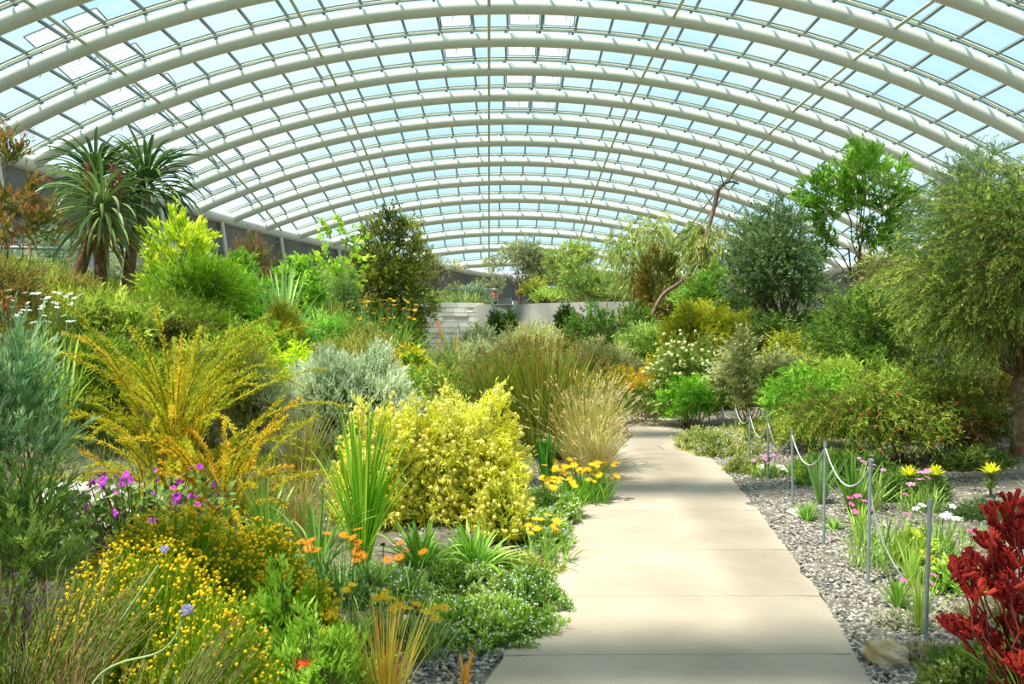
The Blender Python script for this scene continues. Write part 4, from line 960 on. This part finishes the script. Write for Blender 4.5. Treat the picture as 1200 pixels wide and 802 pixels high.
# gazanias and small fillers between button flowers and the path
GZ = ('2f6a2c', '4f8a3c', '84b068')
def dz(label, px, top, w, D, cols, fc, n, size, name='gazania_clump', **k): return daisies(name, label, 'flowers', (px, top, w, D), cols, fc, n, size, **k)
OR = (('e8780c', 'f4920c', 'f8a818'), ('7a4a0c', '9a6410', 'b07c14')); YL = (('f4b80c', 'fccc14', 'f8c010'), ('c8940c', 'e0a810', 'c08a0c')); RD = (('e03c0c', 'f0500c', 'f8641c'), ('8a2c0c', 'b8440c', 'd06a14'))
dz('orange gazanias in a dark-leaved clump below the tall strap-leaved lily', 398, 628, 100, 4.2, GZ, OR, 12, 7, kind='daisyf', leafw=3.2)
dz('orange gazanias behind the flowering mat, right of the other orange clump', 460, 640, 90, 4.3, GZ, OR, 7, 7, kind='daisyf', leafw=3)
dz('yellow gazanias in front of the flowering mat', 428, 694, 110, 3.75, ('4a7a34', '72a050', '9cc074'), YL, 11, 8, kind='daisyf', leafw=3.4)
dz('bunch of yellow gazanias overlapping the edge of the flowering mat', 500, 706, 60, 3.7, ('4a7a34', '72a050', '9cc074'), YL, 8, 8, kind='daisyf', leafw=3.2, nl=70)
dz('red-orange gazanias at the bottom edge', 320, 774, 100, 2.95, ('4f8a2c', '7cb048', 'b4cc98'), RD, 5, 9, kind='daisyf', leafw=4)
dz('red-orange gazanias among the button flowers', 270, 728, 60, 3.0, ('4f8a2c', '7cb048', '98c068'), RD, 5, 8, kind='daisyf', leafw=3)
dz('yellow and white daisies on the weedy green patch', 374, 722, 60, 3.3, ('4f8a2c', '7cb048', 'a8cc68'), YL, 3, 9, kind='daisyf', leafw=3)
mound('leafy_weed', 'bright leafy green weeds right of the button flowers', 'plant', (332, 676, 84, 3.35), ('4f9a1c', '80c430', 'b8e860'), leaf=(11, 3.5), twig=26, m=9, dens=2.0, lumps=.3, up=.9)
mound('leafy_weed', 'mid-green leafy weeds at the bottom edge left of the orange-tipped grass', 'plant', (372, 734, 130, 3.0), ('4a8a20', '74b434', 'a8d860'), leaf=(12, 3.5), twig=26, m=9, dens=1.8, lumps=.3, up=.8)
mound('silver_plant', 'silvery felt-leaved plant at the bottom edge near the red-orange gazanias', 'plant', (250, 760, 90, 2.7), ('8ca088', 'aebcac', 'd0d8cc'), leaf=(14, 5), twig=24, m=7, dens=1.4, base_leaf=LEAF6)
tuft('orange_grass', 'spiky grass clump tinted orange and red at the bottom centre', 'grass', (452, 700, 120, 2.95), ('5f8a2c', 'a4a440', 'd88034'), 170, 2.2, bend=.6, bot=None, spread=1.0)
tuft('orange_grass', 'small flat orange-tipped tuft at the path edge', 'grass', (545, 762, 60, 3.45), ('8a9a3c', 'c8a448', 'e08c3c'), 26, 3.5, bend=.8)

# flowering mat
def matplant(label, px, py, w, d, h, cols, fl, name='flowering_mat', group=None, leaf=(7, 2), **k):
    p = ground(px, py); D = p[1]; p[2] = max(0, float(land(p[0], D)))
    return moundof(name, label, 'ground cover plant', p, (w / 2 * D / F, d, h), D, cols, leaf=leaf, twig=14, m=9, fl=fl, follow=True, **k)
WH = ('octa', ('e0dce8', 'f0eef0', 'd8d4ec'), None)
matplant('green mat dotted with tiny white flowers at the edge of the path', 572, 738, 156, .30, .13, ('3f7a1c', '68a830', 'a8d060'), WH + (330, 1.5, 60), lumps=.2)
matplant('dark green corner of the flowering mat farthest onto the path', 624, 706, 76, .34, .15, ('2f6a20', '4f8c34', '84b45c'), WH + (120, 1.4, 30), lumps=.2)
matplant('small-leaved cushion behind the white-dotted mat', 560, 688, 130, .26, .11, ('4a7c2c', '74a244', 'a4c46c'), WH + (140, 1.4, 30))
matplant('dark ferny cushion amid the flowering mats', 524, 690, 62, .14, .16, ('2c5a1a', '4a7c2c', '6fa040'), None, leaf=(7, 1.3))
matplant('olive low cushion below the strap-leaved clumps', 600, 668, 110, .24, .08, ('5a7a2c', '84a044', 'b0bc6c'), None)
matplant('grey-green creeping cushion at the gravel edge in front of the flowering mat', 500, 752, 90, .16, .08, ('5f8040', '8aa860', 'b8cc90'), ('octa', ('d8d4e4', 'e8e6f0', 'c8c4dc'), None, 60, 1.5, 20))
matplant('lilac-flecked cushion left of the white-dotted mat', 452, 702, 120, .3, .15, ('4a7a34', '70a04c', '9cc078'), ('octa', ('b8b0d8', 'd0cce8', 'c4bce0'), None, 120, 1.5, 30))
matplant('low mat with crimson specks behind the other mats', 560, 662, 160, .22, .06, ('54803a', '7ca258', 'a4bc80'), ('octa', ('a02050', 'c83068', 'd85888'), None, 12, 2.0, 12))
matplant('lilac-flowered edging cushion near the yellow cushion bush', 636, 634, 70, .32, .22, ('4f8a2c', '7cb044', 'acd070'), ('octa', ('b4b0dc', 'ccc8ec', 'bcb4e0'), None, 150, 1.4, 40))
matplant('edging cushion of tiny white flowers below the gold gazanias', 648, 606, 66, .45, .24, ('4f8a2c', '80b048', 'b4d070'), ('octa', ('dcd8ec', 'f0f0f4', 'ccc8e8'), None, 150, 1.4, 40))
dz('golden daisies spilling onto the far left edge of the path', 680, 542, 96, 7.3, ('2f7a1c', '54a02c', '8cc850'), YL, 62, 4.6, name='gold_daisy_clump', leafw=2, nl=420, fh=1, hrange=(.55, 1.05))
dz('golden daisies nearer the iris blades on the edge of the path', 650, 560, 60, 6.6, ('2f7a1c', '54a02c', '8cc850'), YL, 16, 4.6, name='gold_daisy_clump', leafw=2, nl=220)
dz('scattered yellow gazanias at the gravel edge beside the path', 640, 612, 76, 5.3, ('4a8a2c', '70ac44', 'a0cc68'), YL, 9, 6, kind='daisyf', leafw=2.4, nl=60)
tuft('iris_clump', 'deep green upright iris blades behind the golden daisies', 'clump', (640, 506, 44, 7.4), ('1f6a20', '3c9434', '6cbc54'), 70, 4, bend=.3, spread=.9)

# yellow cushion bush (two lobes, each its own plant)
YC_ = ('ccd030', 'ecea4c', 'fcf884')
YF = ('ball', ('f0dc50', 'f8ec80', 'fcf6b0'), None)
b_, h_, rx_, D_ = world_spec((548, 462, 150, 6.3))
moundof('cushion_bush', 'large bright yellow woolly cushion bush beside the path', 'shrub', b_, (rx_, rx_ * .8, h_), D_, YC_, leaf=(7, 1.5), twig=24, m=12, ang=40, dens=2.3, lumps=.13, full=.55, fl=YF + (420, 2.7, 100), up=.15, stemcol=('a8a84c', 'b8b85c'))
b_, h_, rx_, D_ = world_spec((440, 480, 96, 5.9))
moundof('cushion_bush', 'smaller yellow woolly cushion bush behind the tall green blades', 'shrub', b_, (rx_, rx_ * .8, h_), D_, YC_, leaf=(7, 1.5), twig=24, m=12, ang=40, dens=1.7, lumps=.2, full=.6, fl=YF + (200, 2.9, 60), up=.3, stemcol=('a8a84c', 'b8b85c'))
b_, h_, rx_, D_ = world_spec((496, 478, 110, 6.15))
moundof('cushion_bush', 'middle yellow cushion bush wedged between the large and the small ones', 'shrub', b_, (rx_, rx_ * .8, h_), D_, YC_, leaf=(7, 1.5), twig=22, m=12, ang=40, dens=2.0, lumps=.18, full=.6, fl=YF + (200, 2.7, 60), up=.2, stemcol=('a8a84c', 'b8b85c'))
b_, h_, rx_, D_ = world_spec((588, 560, 66, 5.7))
moundof('cushion_bush', 'low yellow-green offshoot at the foot of the large cushion bush', 'shrub', b_, (rx_, rx_ * .8, h_), D_, ('8aa42c', 'b8c440', 'dce06c'), leaf=(7, 1.4), twig=22, m=12, ang=40, dens=1.9, lumps=.2, fl=YF + (60, 2.6, 40), up=.6)
tuft('tall_lily', 'tall fresh green blade clump in front of the smaller cushion bush', 'clump', (424, 480, 120, 4.7), ('3f8a1c', '68b02c', 'a8dc54'), 110, 5.5, bend=.55, fold=True, r0=.12, short=.5)
tuft('strap_lily', 'arching strap-leaved lily with long dark blades left of the tall fresh one', 'clump', (372, 566, 190, 4.55), ('3a7c2c', '60a044', '9cc87c'), 46, 6, bend=1.5, fold=True, spread=.9)
tuft('agapanthus_clump', 'glossy strap-leaved clump sprawling below the yellow cushion bush', 'clump', (556, 606, 150, 4.95), ('3f8a24', '68b03c', 'b4dc84'), 120, 7, bend=1.3, fold=True, spread=1.7)
tuft('agapanthus_clump', 'shorter strap-leaved clump right of the tall fresh blades', 'clump', (494, 604, 120, 4.9), ('3f8a24', '62a838', 'a0d070'), 80, 6, bend=1.2, fold=True, spread=1.5)

# restio and pale grass above the path
tuft('restio_clump', 'tall dark rush clump with brown tips right of the yellow cushion bush', 'clump', (640, 402, 170, 9.4), ('4a6a1c', '6f8a2a', 'a09a44'), 1100, 1.7, bend=.28, r0=.3, heads=(('72602c', '8c783c', 'a89454'), 260, 7, 2.2), short=.6)
tuft('restio_clump', 'second green rush clump immediately behind the large cushion bush', 'clump', (588, 414, 120, 10.2), ('4f701c', '76922e', 'a8a850'), 800, 1.6, bend=.3, r0=.3, heads=(('72602c', '8c783c', 'a89454'), 120, 7, 2.2), short=.6)
tuft('feather_grass', 'pale fluffy feather grass drooping onto the left edge of the path', 'grass', (684, 440, 120, 8.9), ('8a9c48', 'aab068', 'd0cc98'), 1100, 1.1, bend=1.1, r0=.35, heads=(('b4a878', 'ccc090', 'e0d8b4'), 420, 8, 2), short=.35)
tuft('feather_grass', 'smaller wispy grass between the rush clump and the golden daisies', 'grass', (700, 492, 84, 8.2), ('98a054', 'b4b478', 'd8d0a0'), 520, 1.0, bend=1.2, heads=(('bcac7c', 'd0c498', 'e4dcb8'), 200, 7, 2), short=.3)
tuft('rush_clump', 'thin grey-green rushes between the blue-grey bush and the tall dark rushes', 'clump', (556, 418, 90, 10.6), ('5f7a2c', '86984a', 'a8ac6c'), 420, 1.4, bend=.4)
shrub('low_shrub', 'leafy olive shrub behind the left half of the large cushion bush', 'shrub', (500, 428, 100, 9.4), ('4f7c24', '7aa038', 'a8c060'), (6, 2), 16, 9, 1.8, 14, fl=('octa', ('c89c40', 'b07a54', 'd8b860'), None, 40, 1.8, 20))

# ---------------- right bed ----------------
POSTS = [((1090, 587), (1084, 755)), ((1020, 540), (1017, 685)), ((967, 519), (965, 640)), ((928, 505), (929, 592)), ((900, 492), (900, 563)), ((879, 484), (878, 545)),
         ((862, 475), (862, 522)), ((847, 476), (847, 510)), ((831, 472), (831, 504)), ((820, 470), (820, 502)), ((808, 466), (808, 500)), ((767, 466), (767, 500)), ((756, 466), (756, 497))]
PORD = ['nearest', 'second nearest', 'third nearest', 'fourth nearest', 'fifth nearest', 'sixth nearest', 'seventh nearest', 'eighth nearest', 'ninth nearest', 'tenth nearest', 'eleventh nearest', 'twelfth nearest', 'farthest']
M_GAL = mat('galvanised', '8fa0a6', 'a7b6ba')
tops = []
for i, ((tx, ty), (bx, by)) in enumerate(POSTS):
    p = ground(bx, by); D = p[1]; q = P(tx, ty, D)
    b = np.array([p[0], D, max(0, float(land(p[0], D)))])
    t = thing('rope_post', '%s slim grey metal post in the row along the right of the path' % PORD[i], 'post', b, 'slim metal posts')
    g = G(); e = q - b; r = .0105
    g.tubes(np.array([[0, 0, -.08], e * .5, e]), r, 10, cap=True); obj('pole', g, M_GAL, t, True)
    g = G(); g.tubes(np.array([e - [0, 0, .03], e + [0, 0, .006]]), r * 1.25, 10, cap=True); obj('cap', g, M_GAL, t, True)
    tops.append(q + [0, 0, -.035])
def rope(label, pts, cat='rope'):
    g = G(); pts = np.array(pts); o = pts[0].copy()
    k = len(pts); T = nrm(np.gradient(pts, axis=0)); u = nrm(np.cross(T, [0.3, .2, 1])); v = np.cross(T, u); L = np.cumsum(np.r_[0, np.linalg.norm(np.diff(pts, axis=0), axis=1)])
    for ph in (0, pi):
        a = L / .03 * 2 * pi + ph
        g.tubes(pts + (u * np.cos(a)[:, None] + v * np.sin(a)[:, None]) * .0035 - o, .0042, 5)
    tag(obj('rope', g, mat('rope_fibre', 'b0b4ac', 'ccd0c6', rough=.9), smooth=True, loc=o), label, cat, 'rope spans')
n_ = 90
for i in range(1, 11):
    a, b = tops[i], tops[i + 1] if i < 10 else None
    if b is None: break
    s = np.linspace(0, 1, n_)[:, None]; q = a + (b - a) * s; q[:, 2] -= (4 * s * (1 - s))[:, 0] * (.20 if i < 5 else .15)
    rope('grey twisted rope sagging between the %s and %s posts' % (PORD[i], PORD[i + 1]), q)
a = tops[1]; e = ground(1062, 690); s = np.linspace(0, 1, n_)[:, None]
q = a + (np.array([e[0], e[1], .03 + float(land(e[0], e[1]))]) - a) * np.concatenate([s ** 1.6, s ** 1.6, s ** .62], 1)
rope('loose rope end trailing from the second nearest post down into the plants', q)

def rk(px, py, R, lab, cols=('a08058', 'cdb48c', 'e4d6bc')):
    p = ground(px, py); boulder('edging_rock', lab, (p[0], p[1], max(0, float(land(p[0], p[1])))), R, cols)
rk(1037, 776, (.095, .075, .07), 'ochre and cream rock at the path edge near the nearest post')
rk(932, 604, (.07, .05, .04), 'flat buff stone at the path edge by the fourth post', ('98948a', 'c0bcae', 'd8d2c4'))
rk(906, 556, (.16, .12, .08), 'pale pinkish stone beside the fifth post', ('b8a8a0', 'd0c4bc', 'e0d8d0'))
rk(1180, 660, (.2, .14, .08), 'brownish stone in the shaded gravel behind the red flowers', ('6a5c4c', '8a7a68', 'a89880'))
def lp(px, py): 
    p = ground(px, py); p[2] = max(0, float(land(p[0], p[1]))); return p
def mt(label, px, py, w, d, h, cols, fl=None, name='low_plant', **k):
    p = lp(px, py); D = p[1]; return moundof(name, label, 'plant', p, (w / 2 * D / F, d, h), D, cols, fl=fl, follow=True, **k)
mt('olive ground cover with blue-grey patches at the far right edge of the path', 838, 526, 96, .9, .24, ('5f7c34', '88a050', 'b8c08c'), ('octa', ('a0a8d0', 'b8c0dc', 'c8c8e4'), None, 90, 1.3, 20), leaf=(5, 1.3), twig=12)
mt('low olive hummock at the foot of the sixth post', 874, 552, 50, .25, .14, ('4f6a2c', '748c44', '98a868'), None, leaf=(5, 1.3), twig=10)
mt('green ground cover behind the middle posts', 900, 512, 110, .8, .22, ('5a7a2c', '84a048', 'acb870'), ('octa', ('dc5a8c', 'e87ca4', 'f0a0c0'), None, 10, 1.8, 10), leaf=(6, 1.4), twig=13)
def lt(label, px, top, w, bot, cols, n, wpx, name='blade_clump', **k):
    b = lp(px, bot); return tuft(name, label, 'clump', (px, top, w, b[1]), cols, n, wpx, **k)
BG = ('3a7a2c', '5fa43c', '98d068')
lt('green blade clump behind the flat buff stone', 946, 584, 46, 612, BG, 60, 3)
lt('short vivid blade clump beside the third post', 976, 602, 50, 622, BG, 50, 3)
lt('blue-green upright blades behind the third post', 962, 532, 60, 592, ('3f7a44', '64a060', '94c488'), 90, 3, bend=.3)
lt('taller green blades behind the rope between second and third posts', 1000, 528, 70, 606, ('34702c', '54943c', '84bc60'), 110, 3, bend=.3)
lt('broad-bladed tuft in the gravel between the two nearest posts', 1052, 672, 62, 714, BG, 60, 5, bend=.7, fold=True)
lt('light green grassy tuft right of the second post', 1068, 628, 50, 690, ('5f9a34', '8cc050', 'bcdc84'), 70, 2.5, bend=.5)
lt('small blade tuft left of the second post', 1006, 588, 36, 640, ('5f9a34', '8cc050', 'bcdc84'), 50, 3, bend=.5)
lt('thin pale stems rising at the foot of the nearest post', 1078, 660, 40, 745, ('6a9a3c', '98b85c', 'c4d490'), 36, 2, bend=.3, k=6)
PK = (('e0408c', 'f068a8', 'f49cc4'), ('f0e0a0', 'f8ecc0', 'e8d080'))
def pk(label, px, top, w, bot, n, fc=PK, size=4.5, cols=('4a8a34', '78ac50', 'a8cc7c'), nl=110, name='pink_flower_clump', kind='five'):
    b = lp(px, bot); return daisies(name, label, 'flowers', (px, top, w, b[1]), cols, (fc[0], None), n, size, nl=nl, kind=kind, leafw=2.2, hrange=(.7, 1.05))
pk('pink flowers on stalks around the second post', 1030, 580, 90, 668, 8)
pk('pale pink flowers below the yellow-green tufted shrub', 1080, 556, 60, 600, 7, ((('d878a8'), ('e8a0c4'), ('f0bcd4')), None))
pk('mauve-pink flowers beside the pale pinkish stone', 896, 534, 40, 560, 12, ((('d070b0'), ('e090c4'), ('e8acd4')), None), 3)
pk('tall mauve flowers behind the rope near the second post', 1014, 536, 44, 598, 14, ((('b868a8'), ('d088c0'), ('dca4d0')), None), 3)
pk('white flowers behind the nearest post', 1098, 588, 60, 660, 9, ((('e8e8e4'), ('f4f4f0'), ('f8f8f8')), None), 5)
pk('single pink bloom and pale sprigs in the gravel by the nearest post', 1078, 668, 40, 720, 3, size=5, nl=50)
pk('pink starry flowers in the shaded gravel at right', 1150, 606, 70, 650, 5, size=3.5, nl=50)
mt('yellow-green leafy plant behind the two nearest posts', 1070, 660, 50, .12, .22, ('6a9a24', '98c040', 'd4d458'), leaf=(8, 3.5), twig=16, base_leaf=LEAF6)
mt('leafy green cushion right of the nearest post', 1124, 690, 90, .2, .16, ('4a8a2c', '74b040', 'a8d468'), leaf=(8, 2.4), twig=14)
mt('pinkish straggling sprigs between the ochre rock and the nearest post', 1084, 772, 84, .12, .07, ('6a7a4c', '94a070', 'c8b4b0'), ('octa', ('d89ca8', 'e0b0b8', 'f0d0d0'), None, 24, 1.8, 20), leaf=(7, 2), twig=14, dens=1.1)
mt('greyish low sprigs in the gravel left of the nearest post', 1060, 735, 70, .14, .08, ('6a8a54', '94a880', 'c4bcc0'), leaf=(6, 1.8), twig=12, dens=1.0)
mt('mixed ground cover at the bottom right corner', 1168, 806, 170, .24, .17, ('3f6a24', '628c38', '94ac60'), ('octa', ('d8c8c0', 'e8dcd8', 'c8a8b0'), None, 60, 1.8, 20), leaf=(9, 2.6), twig=18)
mt('dusty mauve-tinged ground cover behind the red flowers', 1170, 735, 120, .2, .14, ('5a6a3c', '8a9468', 'b8a8a8'), leaf=(8, 2), twig=14, dens=1.4)
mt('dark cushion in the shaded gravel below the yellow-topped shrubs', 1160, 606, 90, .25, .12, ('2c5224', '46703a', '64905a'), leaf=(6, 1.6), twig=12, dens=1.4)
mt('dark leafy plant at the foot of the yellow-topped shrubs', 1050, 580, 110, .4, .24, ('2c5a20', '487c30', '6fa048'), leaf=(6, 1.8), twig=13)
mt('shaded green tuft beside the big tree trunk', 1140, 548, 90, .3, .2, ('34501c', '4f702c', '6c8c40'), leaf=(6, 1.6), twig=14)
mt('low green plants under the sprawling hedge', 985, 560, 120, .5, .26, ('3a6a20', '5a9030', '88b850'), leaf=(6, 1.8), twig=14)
def yellow_top(label, px, py, bot):
    p = lp(px, bot); D = p[1]; s = D / F; h = (bot - py) * s; t = thing('yellow_topped_shrub', label, 'shrub', p, 'yellow-topped dwarf shrubs')
    gs = G(); gs.tubes(limb([0, 0, -.03], [0, 0, h * .75], 5), 1.6 * s, 6); obj('stem', gs, barkm(), t)
    g = G(); n = 60; az = rng.uniform(0, 2 * pi, n); O = np.stack([np.cos(az) * .01, np.sin(az) * .01, rng.uniform(.2, .7, n) * h], 1)
    blades(g, O, 11 * s, 3 * s, rng.uniform(.4, 1.2, n), rng.uniform(0, .6, n), az, 4); obj('foliage', g, leafm(('3c6430', '5a8444', '7ea460')), t)
    g = G(); n = 26; az = np.arange(n) * 2.4; O = np.tile([0, 0, h * .72], (n, 1))
    blades(g, O, 14 * s, 4 * s, np.linspace(.2, 1.3, n), rng.uniform(0, .5, n), az, 4); obj('yellow_bracts', g, leafm(('a8bc14', 'd4dc20', 'f0ec50')), t)
yellow_top('yellow-topped dwarf shrub nearest the second post, left of the three', 1066, 545, 592)
yellow_top('yellow-topped dwarf shrub in the middle of the three on the gravel', 1097, 546, 590)
yellow_top('yellow-topped dwarf shrub nearest the big tree trunk, right of the three', 1161, 544, 584)

def kangaroo_paw():
    D = 3.15; bx = 1215; p = P(bx, 700, D); z = max(0, float(land(p[0], D))); b = np.array([p[0], D, z]); s = D / F
    t = thing('kangaroo_paw', 'deep red velvety kangaroo paw flowers at the lower right border', 'flowers', b)
    heads = [(1165, 612), (1185, 600), (1196, 640), (1170, 655), (1140, 668), (1125, 680), (1150, 690), (1182, 690), (1136, 735), (1120, 742), (1165, 760), (1150, 750), (1190, 740), (1195, 790), (1178, 775), (1200, 715), (1188, 665), (1155, 672), (1172, 700), (1140, 700), (1208, 640), (1205, 600), (1192, 620), (1175, 628), (1210, 690), (1206, 750), (1160, 640), (1215, 770), (1172, 675), (1186, 712), (1130, 672), (1128, 746)]
    gs = G(); nT = 13
    for (hx, hy) in heads:
        dd = D + rng.uniform(-.14, .14); e = P(hx, hy, dd) - b
        gs.tubes(limb([rng.normal(0, .04), rng.normal(0, .04), -.02], e, 9, .1, .25), np.linspace(.006, .0035, 9), 5)
        g = G()
        for k in range(nT):
            d = nrm(np.array([rng.normal(-.2, .7), rng.normal(-.2, .6), rng.normal(.7, .45)])); L = rng.uniform(12, 20) * s; tt = np.linspace(0, 1, 7)[:, None]
            q = e + rng.normal(0, 3.5 * s, 3) + d * L * tt + np.array([0, 0, 1]) * L * .35 * tt ** 2
            g.tubes(q, np.array([.9, 1.6, 2.1, 2.2, 2.3, 2.8, 1.6]) * s, 7, rng.uniform(0, 1))
            ax = nrm((q[-1] - q[-2])[None]); m = 5; aa = rng.uniform(0, 6) + np.arange(m) * 2 * pi / m
            x = frames(ax)[0]; dl = nrm(ax + .9 * (np.cos(aa)[:, None] * x[:, 0] + np.sin(aa)[:, None] * x[:, 2]))
            g.inst(LEAF, np.tile(q[-2], (m, 1)), frames(dl), np.tile([2.6 * s, 6.5 * s, 2.6 * s], (m, 1)), .8)
        obj('flower_cluster', g, mat('paw_red', '641016', '901c1c', 'b83c2c', rough=.85, face=True), t)
    obj('flower_stalks', gs, mat('paw_stalk', '6a2420', '8a3a30', rough=.8), t)
    g = G(); n = 60; az = rng.uniform(0, 2 * pi, n); O = np.stack([np.cos(az) * .05, np.sin(az) * .05, 0 * az], 1)
    blades(g, O, rng.uniform(.25, .45, n), .014, rng.uniform(.1, .7, n), rng.uniform(.2, .9, n), az, 7, fold=True); obj('leaves', g, leafm(BG), t)
kangaroo_paw()

def plant_label(label, px, py, bot, w=9, D=None):
    p = lp(px, bot); D = p[1]; s = D / F; h = (bot - py) * s
    t = thing('plant_label', label, 'plant label', p); g = G(); g.tubes(np.array([[0, 0, -.04], [0, 0, h]]), .003, 6, cap=True); obj('stake', g, mat('black_stake', '1c1c1c', '2a2a2a'), t)
    g = G(); c, sn = math.cos(.5), math.sin(.5); R = np.array([[1, 0, 0], [0, c, -sn], [0, sn, c]]); g.box((0, -.004, h), (w * s, .004, w * .7 * s), R=R); obj('plate', g, mat('teal_plate', '0f5a50', '1c7464', rough=.4), t)
for a in (('teal plant label on a black stake near the nearest post', 1102, 779, 800), ('teal plant label in front of the red kangaroo paw', 1145, 697, 716), ('teal plant label in the shade by the big tree trunk', 1161, 533, 566, 5),
          ('teal plant label beside the yellow gazanias', 466, 747, 766, 6), ('teal plant label among the orange gazanias', 449, 638, 668, 5)): plant_label(*a)

# ---------------- visitor far away on the terrace ----------------
def visitor():
    D = 52.0; x = (579 - 600) / F * D; zg = EYE + (HOR - 339) / F * D - 1.70
    zl = float(land(x, D))
    # low terrace step the visitor stands on
    g = G(); g.box((x, D + 1.0, (zg + zl) / 2), (7.5, 4.0, max(zg - zl, .05))); tag(obj('trim_92', g, MATS['wall_concrete']), kind='structure', label='raised concrete landing at the far end')
    t = thing('person', 'distant person in a red top and pale hat standing at the far end', 'person', (x, D, zg))
    def skin(name, vs, es, rs, m):
        me = bpy.data.meshes.new(name); me.from_pydata(vs, es, []); o = bpy.data.objects.new(name, me); COL.objects.link(o); o.parent = t
        sk = o.modifiers.new('skin', 'SKIN'); sk.use_smooth_shade = True
        for v, r in zip(me.skin_vertices[0].data, rs): v.radius = r
        me.skin_vertices[0].data[0].use_root = True
        sb = o.modifiers.new('sub', 'SUBSURF'); sb.levels = sb.render_levels = 1; me.materials.append(m); return o
    V = [(0, 0, .93), (0, 0, 1.15), (0, 0, 1.38), (0, 0, 1.47), (0, -.01, 1.54), (0, -.01, 1.64), (.18, 0, 1.38), (.25, .02, 1.1), (.22, -.12, .9), (.22, -.17, .82), (-.18, 0, 1.38), (-.25, .02, 1.1), (-.22, -.12, .9), (-.22, -.17, .82), (.1, 0, .88), (.11, -.02, .48), (.11, .02, .07), (.12, -.14, .04), (-.1, 0, .88), (-.11, -.02, .48), (-.11, .02, .07), (-.12, -.14, .04)]
    E = [(0, 1), (1, 2), (2, 3), (3, 4), (4, 5), (2, 6), (6, 7), (7, 8), (8, 9), (2, 10), (10, 11), (11, 12), (12, 13), (0, 14), (14, 15), (15, 16), (16, 17), (0, 18), (18, 19), (19, 20), (20, 21)]
    R = [(.15, .11), (.14, .1), (.16, .11), (.055, .055), (.08, .09), (.075, .09), (.06, .06), (.045, .045), (.03, .03), (.035, .02), (.06, .06), (.045, .045), (.03, .03), (.035, .02), (.085, .09), (.06, .06), (.04, .045), (.035, .03), (.085, .09), (.06, .06), (.04, .045), (.035, .03)]
    skin('body', V, E, R, mat('skin', 'b88468', 'c8967a', rough=.6))
    skin('red_top', [(0, 0, .95), (0, 0, 1.15), (0, 0, 1.37), (.19, 0, 1.38), (.255, .02, 1.12), (-.19, 0, 1.38), (-.255, .02, 1.12)], [(0, 1), (1, 2), (2, 3), (3, 4), (2, 5), (5, 6)], [(.18, .14), (.17, .13), (.18, .13), (.08, .08), (.065, .065), (.08, .08), (.065, .065)], mat('red_cloth', 'b8382c', 'cc4838', rough=.9))
    skin('trousers', [(0, 0, .95), (.1, 0, .86), (.11, -.02, .48), (.11, .02, .12), (-.1, 0, .86), (-.11, -.02, .48), (-.11, .02, .12)], [(0, 1), (1, 2), (2, 3), (0, 4), (4, 5), (5, 6)], [(.165, .125), (.1, .105), (.08, .08), (.06, .065), (.1, .105), (.08, .08), (.06, .065)], mat('dark_cloth', '2c3444', '3a4458', rough=.9))
    g = G(); g.tubes(np.array([[0, 0, 1.63], [0, 0, 1.66], [0, 0, 1.72], [0, 0, 1.75]]), np.array([.16, .1, .095, .03]), 14, cap=True); obj('sun_hat', g, mat('pale_hat', 'd8d0c4', 'e4dcd0'), t, True)
visitor()
